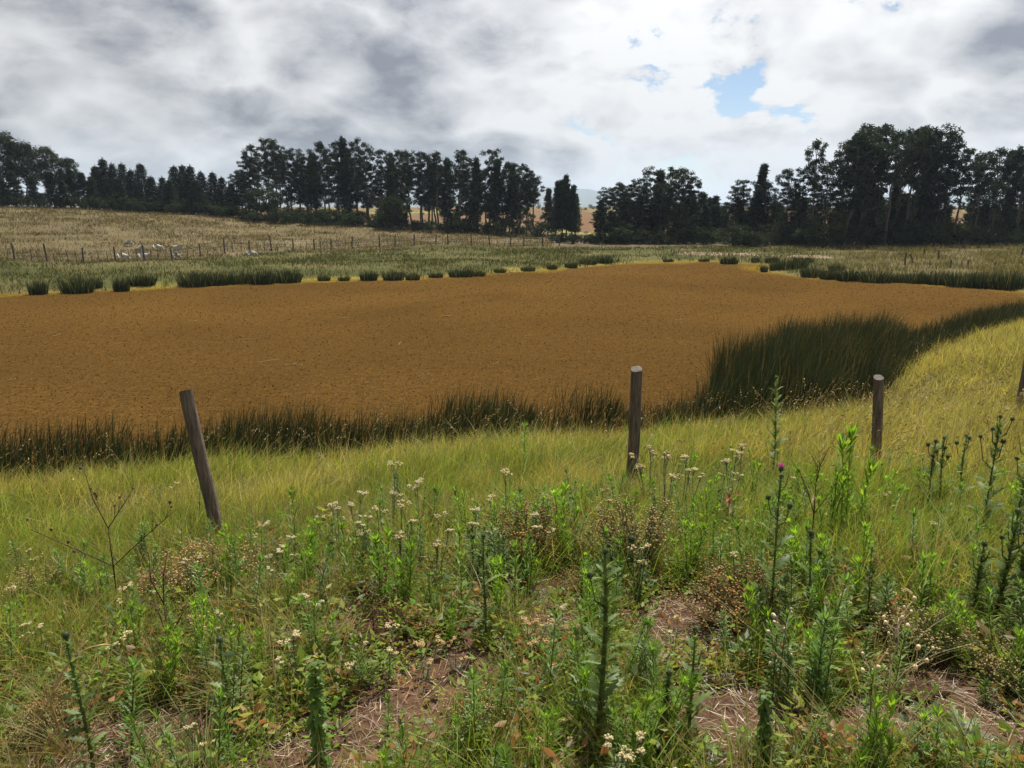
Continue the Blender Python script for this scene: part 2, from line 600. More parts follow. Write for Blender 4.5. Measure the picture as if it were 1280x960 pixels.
    def ball(s, c, r, C, sq=(1, 1, 1), seg=6, rings=4, jit=0.0):
        V = [(0, 0, -1)]
        for i in range(1, rings):
            a = -math.pi / 2 + math.pi * i / rings
            for j in range(seg):
                b = 2 * math.pi * j / seg
                V.append((math.cos(a) * math.cos(b), math.cos(a) * math.sin(b), math.sin(a)))
        V.append((0, 0, 1))
        V = np.array(V) * np.asarray(sq) * r
        if jit: V *= 1 + rng.uniform(-jit, jit, (len(V), 1))
        f3 = []; f4 = []
        for j in range(seg):
            j2 = (j + 1) % seg
            f3.append((0, 1 + j2, 1 + j)); t = 1 + (rings - 2) * seg
            f3.append((t + j, t + j2, len(V) - 1))
            for i in range(rings - 2):
                a = 1 + i * seg
                f4.append((a + j, a + j2, a + seg + j2, a + seg + j))
        s.add(V + np.asarray(c, float), f3, f4, C)


def dup(root, loc, rz, sc=(1, 1, 1), label=None, cat=None, group=None, name=None):
    """copy of a thing and of its parts and sub-parts"""
    r = root.copy(); COL.objects.link(r)
    r.location = loc; r.rotation_euler = (*TILT, rz); r.scale = sc
    if name: r.name = name
    for k, v in (('label', label), ('category', cat), ('group', group)):
        if v: r[k] = v
    for ch in KIDS.get(root.name, []):
        c = ch.copy(); COL.objects.link(c); c.parent = r
        for g in KIDS.get(ch.name, []):
            d = g.copy(); COL.objects.link(d); d.parent = c
    return r


KIDS = {}
TILT = (0.0, 0.0)


def part(name, me, mname, parent, kind=None, label=None):
    o = link(name, me, mname, parent)
    KIDS.setdefault(parent.name, []).append(o)
    if kind: o['kind'] = kind
    if label: o['label'] = label
    return o


class Proto:
    """a kind of thing: the first placing uses the original, later ones copies"""
    def __init__(s, root):
        s.root = root; s.used = False; s.kids = KIDS.get(root.name, [])

    def place(s, loc, rz=0.0, sc=1.0, label=None, cat=None, group=None):
        sc = (sc, sc, sc) if np.isscalar(sc) else sc
        loc = tuple(float(v) for v in loc)
        if not s.used:
            s.used = True
            r = s.root
            r.location = loc; r.rotation_euler = (*TILT, rz); r.scale = sc
            for k, v in (('label', label), ('category', cat), ('group', group)):
                if v: r[k] = v
            return r
        return dup(s.root, loc, rz, sc, label, cat, group)


def col(c, n, v=0.2, hue=0.08):
    """n jittered copies of a colour"""
    c = np.asarray(c, float)
    k = rng.uniform(1 - v, 1 + v, (n, 1)); h = rng.uniform(1 - hue, 1 + hue, (n, 3))
    return np.clip(c * k * h, 0, 1)


# ------------------------------------------------------------------ the setting: ground, pond, track, mountain, haze
def lerp3(a, b, t):
    return np.asarray(a) * (1 - t)[:, None] + np.asarray(b) * t[:, None]


SOIL_SPOTS = [(480, 862, 0.24), (455, 850, 0.15), (1245, 915, 0.34), (375, 925, 0.22), (120, 855, 0.24), (225, 865, 0.18), (870, 755, 0.26), (905, 880, 0.22), (690, 750, 0.16), (1110, 930, 0.22), (440, 740, 0.15), (1180, 850, 0.25), (560, 800, 0.22)]
SOIL_XY = None


def soil_mask(x, y):
    """1 where the foreground is bare, trampled soil with litter"""
    global SOIL_XY
    if SOIL_XY is None:
        SOIL_XY = [(on_level(px, py, 1.85), r) for px, py, r in SOIL_SPOTS]
    r = np.hypot(x, y)
    n = fbm(x * 1.4 + 5.0, y * 1.4 + 2.0, 21, 4)
    m_ = 0.30 * sstep(0.42, 0.62, n)
    for c, q in SOIL_XY:
        m_ = np.maximum(m_, np.exp(-((x - c[0]) ** 2 + (y - c[1]) ** 2) / (2 * q * q)) * (0.7 + 0.6 * n))
    return np.clip(sstep(6.3, 4.8, r) * m_, 0, 1)


def ground_colour(x, y):
    d, near = pond_sdf(x, y)
    r = np.hypot(x, y)
    n = fbm(x * 0.3, y * 0.3, 31, 4); n2 = fbm(x * 0.06, y * 0.06, 33, 4)
    c_near = lerp3((0.060, 0.062, 0.022), (0.095, 0.080, 0.034), sstep(0.35, 0.65, n))
    c_near = c_near * 1.0
    sm = np.clip(soil_mask(x, y) * 1.3 + 0.5 * sstep(6.0, 4.0, r), 0, 1)
    c_near = c_near * (1 - sm)[:, None] + np.array((0.088, 0.049, 0.031)) * sm[:, None]
    yy = np.where(y > 1, y, 1.0)
    bp = np.where(y > 1, 640 + F * x / yy, 640 + np.sign(x) * 3000)
    fd = np.interp(bp, FPX, FENCE_D)
    c_far = lerp3((0.052, 0.056, 0.017), (0.085, 0.075, 0.028), sstep(0.35, 0.65, n))
    dry = sstep(-1.5, 2.5, y - fd + (n - 0.5) * 8) * sstep(780, 690, bp)
    dry = np.maximum(dry, sstep(990, 1080, bp) * sstep(3, 8, d + (n - 0.5) * 6) * 0.8)
    c_dry = lerp3((0.088, 0.069, 0.034), (0.116, 0.091, 0.047), sstep(0.3, 0.7, n2 * 0.5 + n * 0.5))
    c_far = c_far * (1 - dry)[:, None] + c_dry * dry[:, None]
    rim = sstep(1.3, 0.1, d + (n - 0.5) * 3) * 0.7
    c_far = c_far * (1 - rim)[:, None] + np.array((0.17, 0.13, 0.025)) * rim[:, None]
    wood = np.where(bp < 690, sstep(97, 103, y), sstep(72, 76, y)) * np.where(bp < 690, sstep(128, 118, y), sstep(100, 92, y))
    c_far = c_far * (1 - wood)[:, None] + np.array((0.09, 0.07, 0.04)) * wood[:, None]
    beyond = np.where(bp < 690, sstep(118, 128, y), sstep(92, 102, y))
    c_b = lerp3((0.125, 0.066, 0.034), (0.115, 0.075, 0.040), sstep(0.35, 0.65, n2))
    gr = sstep(0.62, 0.7, fbm(x * 0.03 + 3, y * 0.05, 39, 3))
    c_b = c_b * (1 - gr)[:, None] + np.array((0.16, 0.20, 0.05)) * gr[:, None]
    c_far = c_far * (1 - beyond)[:, None] + c_b * beyond[:, None]
    return c_near * near[:, None] + c_far * (1 - near)[:, None]


def build_ground():
    fa = np.radians(np.linspace(-47, 47, 430))
    ba = np.radians(np.linspace(47, 313, 70)[1:-1])
    ang = np.concatenate([fa, ba])                     # from +Y towards +X, all the way round
    rad = np.concatenate([np.geomspace(0.7, 125, 330), np.geomspace(129, 9000, 60)])
    A, R = np.meshgrid(ang, rad, indexing='ij')
    x = (R * np.sin(A)).ravel(); y = (R * np.cos(A)).ravel()
    z = height(x, y)
    na, nr = A.shape
    V = np.vstack([np.stack([x, y, z], 1), [[0, 0, hz(0, 0.0)]]])
    i = np.arange(na); j = np.arange(nr - 1)
    I, J = np.meshgrid(i, j, indexing='ij')
    I2 = (I + 1) % na
    q = np.stack([I * nr + J, I * nr + J + 1, I2 * nr + J + 1, I2 * nr + J], -1).reshape(-1, 4)[:, ::-1]
    cidx = len(V) - 1
    t = np.stack([i * nr, ((i + 1) % na) * nr, np.full(na, cidx)], 1)
    C = ground_colour(V[:, 0], V[:, 1])
    me = mesh_np('ground', V, [q[:, ::-1], t[:, ::-1]], C, True)
    o = link('ground', me, 'ground_earth')
    tag(o, 'grassy bank, far meadow and dry field around the pond', 'ground', kind='structure')


build_ground()


def build_pond():
    lo = POND.min(0) - 2; hi = POND.max(0) + 2
    s = 0.5
    gx = np.arange(lo[0], hi[0], s); gy = np.arange(lo[1], hi[1], s)
    X, Y = np.meshgrid(gx, gy, indexing='ij')
    d, near = pond_sdf(X, Y)
    nx, ny = X.shape
    idx = np.arange(nx * ny).reshape(nx, ny)
    q = np.stack([idx[:-1, :-1], idx[1:, :-1], idx[1:, 1:], idx[:-1, 1:]], -1).reshape(-1, 4)
    keep = (d[q] < 0.9).any(1)
    q = q[keep]
    used = np.unique(q)
    remap = np.full(nx * ny, -1); remap[used] = np.arange(len(used))
    x = X.ravel()[used]; y = Y.ravel()[used]; dd = -d[used]; nn = near[used]
    n = fbm(x * 0.5, y * 0.5, 51, 4)
    rim = sstep(1.2, 0.1, dd + (n - 0.5) * 3.4) * (1 - nn) * 0.8
    base = lerp3((0.066, 0.0370, 0.0106), (0.0755, 0.0422, 0.0120), sstep(0.35, 0.65, fbm(x * 0.1, y * 0.1, 55, 3)))
    C = base * (1 - rim)[:, None] + np.array((0.135, 0.092, 0.014)) * rim[:, None]
    # an old line where the mat was parted, darker fern grown back along it
    p0 = on_level(150, 445); p1 = on_level(640, 366)
    e = p1 - p0
    t = ((x - p0[0]) * e[0] + (y - p0[1]) * e[1]) / (e @ e)
    dist = np.abs((x - p0[0]) * e[1] - (y - p0[1]) * e[0]) / np.linalg.norm(e) + 2.0 * (fbm(t * 4, t * 0, 57, 2) - 0.5)
    ln = sstep(0.7, 0.1, np.abs(dist)) * (t > 0) * (t < 1) * 0.5
    C = C * (1 - ln)[:, None] + np.array((0.055, 0.032, 0.009)) * ln[:, None]
    me = mesh_np('water', np.stack([x, y, np.zeros(len(x))], 1), [remap[q]], C, True)
    o = link('water', me, 'fern_mat')
    tag(o, 'still pond water hidden under a brown floating fern mat', 'water', kind='structure')


build_pond()


def build_fern_flakes():
    """upturned fronds of the floating fern near the camera-side shore"""
    n = 110000
    y = rng.uniform(0, 1, n); y = 9.5 + 44 * y ** 2.2
    x = rng.uniform(-0.9, 0.9, n) * y
    d, _ = pond_sdf(x, y)
    k = d < -0.05
    x, y = x[k], y[k]; n = len(x)
    P = np.stack([x, y, rng.uniform(0.001, 0.006, n)], 1)
    ax = rng.normal(size=(n, 3)); ax[:, 2] = np.abs(ax[:, 2]) * rng.uniform(0.02, 0.3, n)
    c = col((0.0755, 0.0422, 0.0122), n, 0.5, 0.1)
    u = rng.uniform(0, 1, n)
    c[u < 0.10] = col((0.052, 0.027, 0.008), (u < 0.10).sum(), 0.3)
    c[u > 0.955] = col((0.15, 0.10, 0.036), (u > 0.955).sum(), 0.3)
    g = G()
    sz = rng.uniform(0.014, 0.034, n) * (0.6 + y / 30)
    g.cards(P, ax, sz, sz * 0.8, c)
    tag(link('floating_fern', g.mesh('floating_fern'), 'fern_frond'), 'brown fronds of floating fern covering the pond', 'floating fern', kind='stuff')


build_fern_flakes()


def build_track():
    pts = [(850, 316.5), (880, 317.5), (920, 318.5), (960, 319.5), (1000, 321), (1030, 321)]
    g = G()
    V = []; f = []
    P = np.array([on_ground(*p)[:2] for p in pts])
    tt = np.linspace(0, len(P) - 1, 60)
    c = np.stack([np.interp(tt, np.arange(len(P)), P[:, i]) for i in (0, 1)], 1)
    tan = np.gradient(c, axis=0); tan /= np.linalg.norm(tan, axis=1, keepdims=True)
    nr = np.stack([-tan[:, 1], tan[:, 0]], 1)
    W = 7
    for i in range(len(c)):
        for j in range(W):
            o = (j / (W - 1) - 0.5) * (2.6 + 0.9 * fbm(np.array([i * 0.3]), np.array([j * 0.1 * (j == 0)]), 61, 2)[0])
            q = c[i] + nr[i] * o
            V.append((q[0], q[1], hz(q[0], q[1]) + 0.05 - 0.045 * (abs(j - 3) == 3)))
    for i in range(len(c) - 1):
        for j in range(W - 1):
            f.append((i * W + j, i * W + j + 1, (i + 1) * W + j + 1, (i + 1) * W + j))
    g.add(V, None, np.array(f)[:, ::-1], (0.3, 0.2, 0.12))
    tag(link('track', g.mesh('track', True), 'track_earth'), 'bare earth track between the pond and the eucalyptus grove', 'track', kind='structure')


build_track()


def build_mountain():
    D = 4200.0
    px = np.array([-700, -300, 0, 300, 500, 640, 672, 690, 708, 714, 734, 742, 752, 770, 810, 850, 876, 900, 960, 1080, 1160, 1200, 1280, 1500, 1900])
    py = np.array([258, 252, 250, 248, 244, 238, 234, 234, 237, 235.5, 235.5, 238, 241, 240, 243, 246, 252, 255, 252, 244, 240, 243, 247, 252, 258])
    xs = np.linspace(-700, 1900, 420)
    top = np.interp(xs, px, py) + (fbm(xs * 0.05, xs * 0, 71, 4) - 0.5) * 2.4
    n = len(xs)
    V = []; rows = 12
    for k in range(rows + 1):
        t = k / rows
        depth = D - 1300 * (1 - t)
        for i in range(n):
            zt = E + ray(xs[i], top[i])[2] * D
            prof = t ** 1.5 + 0.10 * math.sin(xs[i] * 0.06 + 5 * t) * t * (1 - t) + 0.22 * (vnoise(np.array([xs[i] * 0.05]), np.array([t * 3.0]), 73)[0] - 0.5) * t * (1 - t) * 2
            V.append(((xs[i] - 640) / F * D, depth, max(-2.0, -2 + (zt + 2) * prof)))
    for i in range(n):                                   # far slope
        V.append(((xs[i] - 640) / F * D, D + 1200, -4.0))
    f = []
    for k in range(rows + 1):
        for i in range(n - 1):
            f.append((k * n + i, k * n + i + 1, (k + 1) * n + i + 1, (k + 1) * n + i))
    g = G(); g.add(V, None, f, (0.1, 0.1, 0.1))
    tag(link('mountain', g.mesh('mountain', True), 'rock_blue'), 'flat-topped blue mountain range on the horizon', 'mountain', kind='structure')


build_mountain()


def build_haze():
    m, nt = mat('haze_air')
    q = NT(nt)
    pv = q.n('ShaderNodeVolumePrincipled', {'Color': (0.68, 0.82, 1.0, 1), 'Density': HAZE, 'Anisotropy': 0.25})
    out = q.n('ShaderNodeOutputMaterial'); q.L.new(pv.outputs[0], out.inputs['Volume'])
    x, y0, y1, z0, z1 = 6500.0, -300.0, 5900.0, -8.0, 135.0
    V = [(a, b, c) for a in (-x, x) for b in (y0, y1) for c in (z0, z1)]
    f = [(0, 1, 3, 2), (4, 6, 7, 5), (0, 4, 5, 1), (2, 3, 7, 6), (0, 2, 6, 4), (1, 5, 7, 3)]
    g = G(); g.add(V, None, f, (1, 1, 1))
    o = link('haze', g.mesh('haze'), 'haze_air')
    tag(o, 'thin pale summer haze in the air', 'haze', kind='stuff')


HAZE = 0.00018
build_haze()


# ------------------------------------------------------------------ trees
def trunk_curve(h, bend, n=9):
    t = np.linspace(0, 1, n)
    w = np.cumsum(rng.normal(0, bend, (n, 2)), axis=0) * (h / n) * 0.35
    w -= w[0]
    return np.stack([w[:, 0], w[:, 1], t * h], 1)


def leaf_clump(g, c, r, n, base, droop=0.5, ln=0.34, wd=0.13, flat=0.75):
    P = rng.normal(size=(n, 3)); P /= np.linalg.norm(P, axis=1, keepdims=True)
    P *= rng.uniform(0.15, 1, (n, 1)) ** 0.55 * r
    P[:, 2] *= flat
    ax = rng.normal(size=(n, 3)) + np.array([0, 0, -droop]) + P / r * 0.6
    k = rng.uniform(0.75, 1.25)
    g.cards(P + c, ax, rng.uniform(0.7, 1.3, n) * ln, rng.uniform(0.7, 1.3, n) * wd, col(np.asarray(base) * k, n, 0.28, 0.1))


def tree_proto(name, h, species):
    root = empty(name, 'tree', 'tree')
    gt, gc = G(), G()
    pts = trunk_curve(h, 0.26 if species != 'conifer' else 0.06)
    r0 = 0.011 * h + 0.03
    t = np.linspace(0, 1, len(pts))
    tc = np.array([(0.20, 0.175, 0.15)]) * rng.uniform(0.75, 1.15)
    at = lambda u: np.array([np.interp(u, t, pts[:, i]) for i in range(3)])

    def limb(u, c, r=0.035):
        a = at(u)
        m_ = (a + c) / 2 + np.array([0, 0, -0.15]) + rng.normal(0, 0.1, 3)
        gt.tube([a, m_, c], [r, r * 0.7, r * 0.3], 4, tc[0], cap=False)

    if species == 'tall':            # dense upright eucalyptus, lumpy column of foliage
        start = rng.uniform(0.16, 0.36)
        for i in range(60):
            u = start + (1 - start) * ((i + rng.uniform(0, 1)) / 60)
            v = (u - start) / (1 - start)
            env = 1.30 * (0.40 + 0.80 * math.sin(min(v * 1.25 + 0.12, 1) * math.pi * 0.62)) * (1 if v < 0.8 else math.sqrt(max(0.05, (1.08 - v) / 0.28)))
            a = i * 2.4 + rng.uniform(-0.5, 0.5); rr = env * rng.uniform(0.2, 1.3)
            c = at(u) + np.array([math.cos(a) * rr, math.sin(a) * rr, rng.uniform(-0.1, 0.5)])
            if i % 2 == 0: limb(max(0.08, u - 0.08), c)
            leaf_clump(gc, c, rng.uniform(0.28, 0.56), 95, (0.017, 0.027, 0.017), 0.7, 0.30, 0.11)
    elif species == 'open':          # bare lower trunk, open tufted crown near the top
        start = rng.uniform(0.48, 0.58)
        for i in range(36):
            u = start + (1 - start) * ((i + rng.uniform(0, 1)) / 36)
            v = (u - start) / (1 - start)
            env = 1.35 * (0.35 + 0.9 * math.sin(min(v + 0.15, 1) * math.pi * 0.72)) * (1 if v < 0.75 else math.sqrt(max(0.05, (1.06 - v) / 0.31)))
            a = i * 2.4 + rng.uniform(-0.6, 0.6); rr = env * rng.uniform(0.3, 1.0)
            c = at(u) + np.array([math.cos(a) * rr, math.sin(a) * rr, rng.uniform(0.0, 0.6)])
            limb(max(0.3, u - 0.12), c, 0.04)
            leaf_clump(gc, c, rng.uniform(0.28, 0.54), 85, (0.021, 0.033, 0.018), 0.7, 0.30, 0.11)
        for i in range(5):
            u = rng.uniform(0.2, 0.5); a = rng.uniform(0, 6.28)
            c = at(u) + np.array([math.cos(a), math.sin(a), 0.2]) * rng.uniform(0.4, 1.0)
            limb(u - 0.05, c, 0.03); leaf_clump(gc, c, rng.uniform(0.3, 0.55), 55, (0.034, 0.046, 0.020))
    elif species == 'spire':         # younger eucalyptus, pointed crown
        start = 0.16
        for i in range(64):
            u = start + (1 - start) * ((i + rng.uniform(0, 1)) / 64) ** 0.92
            v = (u - start) / (1 - start)
            env = 1.30 * (1 - v) ** 0.72 + 0.08
            if v < 0.15: env *= 0.55 + 3 * v
            a = i * 2.4 + rng.uniform(-0.5, 0.5); rr = env * rng.uniform(0.25, 1.0)
            c = at(u) + np.array([math.cos(a) * rr, math.sin(a) * rr, rng.uniform(-0.1, 0.3)])
            if i % 2 == 0: limb(max(0.06, u - 0.07), c)
            leaf_clump(gc, c, rng.uniform(0.38, 0.72) * (1.1 - 0.5 * v), 85, (0.020, 0.033, 0.018), 0.6)
    elif species == 'conifer':
        start = 0.10
        for i in range(26):
            u = start + (1 - start) * (i / 26.0)
            v = (u - start) / (1 - start)
            L_ = (2.3 * (1 - v) ** 0.85 + 0.15) * rng.uniform(0.8, 1.1)
            for k in range(7):
                a = k * 0.9 + i * 1.3 + rng.uniform(-0.3, 0.3); L2 = L_ * rng.uniform(0.65, 1.1)
                e = at(u) + np.array([math.cos(a) * L2, math.sin(a) * L2, -0.10 * L2 + 0.15])
                if k % 2 == 0: limb(u, e, 0.025)
                n = int(14 + 22 * L2)
                w = rng.uniform(0.1, 1, n)[:, None]
                P = at(u) * (1 - w) + e * w + rng.normal(0, 0.10, (n, 3))
                ax = np.array([math.cos(a), math.sin(a), -0.35]) + rng.normal(0, 0.55, (n, 3))
                gc.cards(P, ax, rng.uniform(0.2, 0.42, n), 0.10, col((0.016, 0.025, 0.015), n, 0.3, 0.08))
        n = 40; P = at(0.97) + rng.normal(0, 0.06, (n, 3)) * [1, 1, 4]
        gc.cards(P, rng.normal(size=(n, 3)) * 0.5 + [0, 0, 1], 0.3, 0.08, col((0.03, 0.04, 0.02), n))
    elif species == 'broad':         # spreading old eucalyptus
        for i in range(70):
            v = rng.uniform(0, 1); u = 0.42 + 0.58 * v
            env = 3.3 * math.sqrt(max(0.05, 1 - (v - 0.25) ** 2 / 0.62)) * rng.uniform(0.25, 1) ** 0.6
            a = rng.uniform(0, 6.28)
            c = np.array([math.cos(a) * env, math.sin(a) * env, u * h])
            if i % 2 == 0: limb(rng.uniform(0.3, 0.55), c, 0.06)
            leaf_clump(gc, c, rng.uniform(0.55, 0.95), 105, (0.022, 0.030, 0.018), 0.5)
    elif species == 'round':         # low dense round-headed tree
        for i in range(60):
            P = rng.normal(size=3); P /= np.linalg.norm(P); P *= rng.uniform(0.35, 1) ** 0.5
            if P[2] < -0.75: continue
            c = np.array([P[0] * 0.46 * h, P[1] * 0.46 * h, h * (0.58 + 0.36 * P[2])])
            if i % 3 == 0: limb(0.35, c, 0.05)
            leaf_clump(gc, c, rng.uniform(0.35, 0.6), 100, (0.026, 0.038, 0.015), 0.3, 0.22, 0.11)
    elif species == 'shrub':         # understorey bush of many stems
        for i in range(34):
            a = rng.uniform(0, 6.28); rr = rng.uniform(0, 1) ** 0.6 * 0.55 * h; zz = rng.uniform(0.2, 0.95) * h * (1.05 - 0.35 * rr / (0.55 * h))
            c = np.array([math.cos(a) * rr, math.sin(a) * rr, zz])
            if i % 2 == 0:
                gt.tube([(c[0] * 0.1, c[1] * 0.1, 0), (c[0] * 0.5, c[1] * 0.5, zz * 0.55), c], [0.03, 0.02, 0.01], 4, tc[0], cap=False)
            leaf_clump(gc, c, rng.uniform(0.25, 0.48), 60, (0.026, 0.038, 0.017), 0.2, 0.2, 0.09)
    if species != 'shrub':
        gt.tube(pts, r0 * (1 - 0.88 * t ** 1.1), 8, tc[0])
    part('trunk' if species != 'shrub' else 'stem', gt.mesh('trunk', True), 'bark', root)
    part('crown' if species != 'shrub' else 'foliage', gc.mesh('crown'), 'tree_leaf', root, 'stuff')
    return Proto(root), h


PT = {}
for sp, nm, hh, cnt in (('tall', 'eucalyptus_tree', 13, 5), ('open', 'eucalyptus_tree', 12, 4), ('spire', 'eucalyptus_tree', 10, 4), ('conifer', 'pine_tree', 8.5, 3),
                        ('broad', 'eucalyptus_tree', 10, 2), ('round', 'round_tree', 4.5, 1), ('shrub', 'shrub', 2.4, 4)):
    PT[sp] = [tree_proto(nm, hh, sp) for _ in range(cnt)]
TCOUNT = {}


def tree(sp, px, top, depth, label, group, wide=1.0, cat='tree', sink=0.12):
    k = TCOUNT.get(sp, 0); TCOUNT[sp] = k + 1
    pr, h0 = PT[sp][k % len(PT[sp])]
    b = at_depth(px, depth)
    hgt = z_at(px, top, depth) - b[2] + sink
    sz = max(hgt, 0.6) / h0
    sx = (0.35 + 0.65 * sz) * wide if sp in ('tall', 'open', 'spire', 'conifer') else sz * wide
    return pr.place((b[0], b[1], b[2] - sink), rng.uniform(0, 6.28), (sx * rng.uniform(0.92, 1.08), sx * rng.uniform(0.92, 1.08), sz), label, cat, group)


SPL = {'tall': 'dense narrow eucalyptus', 'open': 'bare-trunked tufted eucalyptus', 'spire': 'pointed young eucalyptus'}


def belt_label(sp, px, row):
    where = 'behind the dark rounded tree' if px < 365 else 'above the dry field' if px < 440 else 'behind the low round-headed tree' if px < 560 else 'near the wire fence end'
    return (SPL[str(sp)] + ' in the ' + row + ' of the belt ' + where, 'belt ' + SPL[str(sp)] + ', ' + row + ', ' + where)


GW = 'trees of the wood above the dry field'
GP = 'pines of the wood above the dry field'
GC = 'eucalyptus of the long belt behind the wire fence'
GM = 'eucalyptus of the clump beyond the pond head'
GR = 'eucalyptus of the tall dark stand by the track'
GO = 'open-crowned eucalyptus beyond the pale meadow'
LW = 'broad dark eucalyptus in the wood crowning the dry field'
LP = 'pointed dark pine in the gap of the wood above the dry field'
LC = 'slender eucalyptus in the long belt behind the wire fence'
LM = 'bushy eucalyptus in the clump beyond the far end of the pond'
LR = 'tall dark column-shaped eucalyptus in the tallest stand beside the earth track'
LO = 'bare-trunked eucalyptus with tufted crown in the row beyond the pale meadow'

# the wood at the top of the dry field
for px, top, dep, w in [(-30, 205, 106, 1), (8, 190, 107, .9), (38, 168, 108, 1.0), (66, 179, 108, .95), (92, 186, 107, .95), (117, 199, 106, .85), (-70, 190, 108, 1)]:
    tree('broad', px, top, dep, LW, GW, w)
for px, top, dep in [(5, 212, 102), (24, 222, 101), (52, 214, 102), (75, 222, 101), (98, 216, 102), (120, 212, 103), (134, 216, 104), (142, 222, 102), (-12, 216, 102), (40, 226, 100.5), (110, 226, 100.5)]:
    tree('spire', px, top, dep, 'young dark tree along the field edge below broad eucalyptus crowns', 'young trees edging the wood', 1.25)
for px, top, dep in [(150, 208, 105), (160, 199, 106), (170, 205, 104), (182, 205, 106), (192, 213, 103), (203, 205, 105), (215, 221, 103), (228, 222, 104), (243, 208, 106), (253, 207, 107), (262, 208, 105), (274, 215, 105), (287, 216, 104), (298, 222, 103), (308, 229, 102), (176, 224, 101), (236, 225, 102), (267, 226, 101)]:
    tree('conifer', px, top, dep, 'tall pointed pine breaking the skyline of the wood above the field' if top < 212 else 'shorter dark pine filling the gap of the wood above the field', GP + (' tall' if top < 212 else ' short'), 1.05)
# long belt behind the fence
for px, top, sp in [(328, 196, 'tall'), (337, 183, 'open'), (350, 176, 'open'), (361, 178, 'open'), (378, 187, 'tall'), (389, 191, 'tall'), (399, 197, 'tall'), (420, 180, 'tall'), (434, 179, 'tall'),
                    (446, 175, 'spire'), (454, 177, 'tall'), (469, 185, 'tall'), (483, 189, 'tall'), (505, 190, 'tall'), (521, 191, 'open'), (533, 192, 'tall'), (541, 195, 'tall'),
                    (552, 192, 'open'), (563, 199, 'spire'), (577, 190, 'open'), (588, 203, 'tall'), (597, 201, 'spire'), (612, 188, 'tall'), (621, 200, 'spire'), (631, 205, 'tall'),
                    (640, 208, 'spire'), (648, 206, 'tall'), (657, 213, 'open'), (668, 222, 'open'), (408, 192, 'spire'), (497, 195, 'spire'), (318, 214, 'tall')]:
    dep = float(np.interp(px, [310, 470, 600, 680], [103, 100, 96, 92])) + rng.uniform(-1, 3)
    tree(sp, px, top, dep, *belt_label(sp, px, 'front row'), 0.95)
for i in range(30):
    px = 316 + i * 11.8 + rng.uniform(-4, 4)
    dep = float(np.interp(px, [310, 470, 600, 680], [103, 100, 96, 92])) + rng.uniform(4, 15)
    top = float(np.interp(px, [310, 350, 450, 520, 610, 680], [215, 196, 192, 206, 208, 238])) + rng.uniform(-2, 14)
    sp = str(rng.choice(['tall', 'open', 'tall']))
    tree(sp, px, top, dep, *belt_label(sp, px, 'back row'), 1.0)
tree('round', 497, 243, 93, 'low round-headed tree standing before the eucalyptus belt', None, 1.0)
tree('round', 345, 232, 98, 'dark rounded tree at the edge of the eucalyptus belt', None, 1.1)
for px, top in [(683, 236), (692, 228), (699, 226), (705, 222), (711, 232), (716, 244)]:
    tree('spire', px, top, 97 + rng.uniform(-2, 3), 'pointed eucalyptus in the small clump before the mountain', 'eucalyptus of the small clump', 1.0)
# clump beyond the head of the pond
for px, top, sp in [(752, 238, 'tall'), (761, 234, 'tall'), (771, 230, 'tall'), (782, 232, 'tall'), (790, 226, 'tall'), (803, 213, 'tall'), (813, 214, 'spire'), (826, 212, 'open'),
                    (839, 213, 'open'), (847, 222, 'tall'), (775, 244, 'spire'), (800, 236, 'tall'), (820, 230, 'tall'), (834, 232, 'tall'), (745, 250, 'spire')]:
    tree(sp, px, top, 84 + rng.uniform(-3, 5), SPL[sp] + ' in the clump beyond the far end of the pond', 'pond-head clump: ' + SPL[sp], 0.95)
for px, top in [(856, 240), (864, 241), (874, 249), (884, 256), (868, 256), (892, 258), (850, 252)]:
    tree('spire', px, top, 86 + rng.uniform(-2, 5), 'low bushy eucalyptus between the clump and the track', 'low eucalyptus by the track', 1.1)
# the stand by the track
for px, top, sp, w in [(906, 238, 'tall', 1), (919, 226, 'tall', 1.05), (934, 206, 'spire', 1.0), (944, 230, 'tall', 1.05), (955, 246, 'tall', 1), (927, 240, 'spire', 1.3)]:
    tree(sp, px, top, 80 + rng.uniform(-1, 3), 'pyramid-shaped eucalyptus group standing apart before the tallest stand', 'eucalyptus group before the stand', w)
tree('open', 998, 178, 77, 'spindly bare-trunked eucalyptus with sparse top tuft beside the tallest stand', None, 0.8)
for px, top, sp in [(970, 214, 'open'), (984, 212, 'tall'), (1014, 206, 'open'), (978, 240, 'tall'), (1004, 236, 'tall')]:
    tree(sp, px, top, 78 + rng.uniform(-1, 3), 'shorter ragged eucalyptus flanking the tallest stand', 'ragged eucalyptus flanking the stand', 0.95)
for i, (px, top) in enumerate([(1027, 181), (1036, 169), (1045, 174), (1053, 164), (1064, 158), (1075, 167), (1087, 168), (1097, 172), (1107, 165), (1117, 163), (1127, 168), (1136, 163), (1147, 164), (1153, 172)]):
    tree('tall' if i in (1, 4, 11, 12) else 'open', px, top, 76 + rng.uniform(-1.5, 4), ('tall leafy column-shaped' if i in (1, 4, 11, 12) else 'tall bare-trunked tufted') + ' eucalyptus in the tallest stand beside the track', GR + (' leafy' if i in (1, 4, 11, 12) else ' tufted'), 1.1 if i in (1, 4, 11, 12) else 1.0)
for px, top in [(1034, 222), (1048, 236), (1060, 230), (1076, 240), (1092, 232), (1104, 243), (1118, 236), (1132, 226), (1146, 214), (1022, 240)]:
    tree('tall' if px % 4 else 'spire', px, top, 77 + rng.uniform(-1, 4), 'shorter dark eucalyptus filling the lower part of the tallest stand', 'short eucalyptus of the tall stand', 1.15)
tree('open', 1166, 189, 77, 'leaning eucalyptus with a round crown at the edge of the tallest stand', None, 0.95)
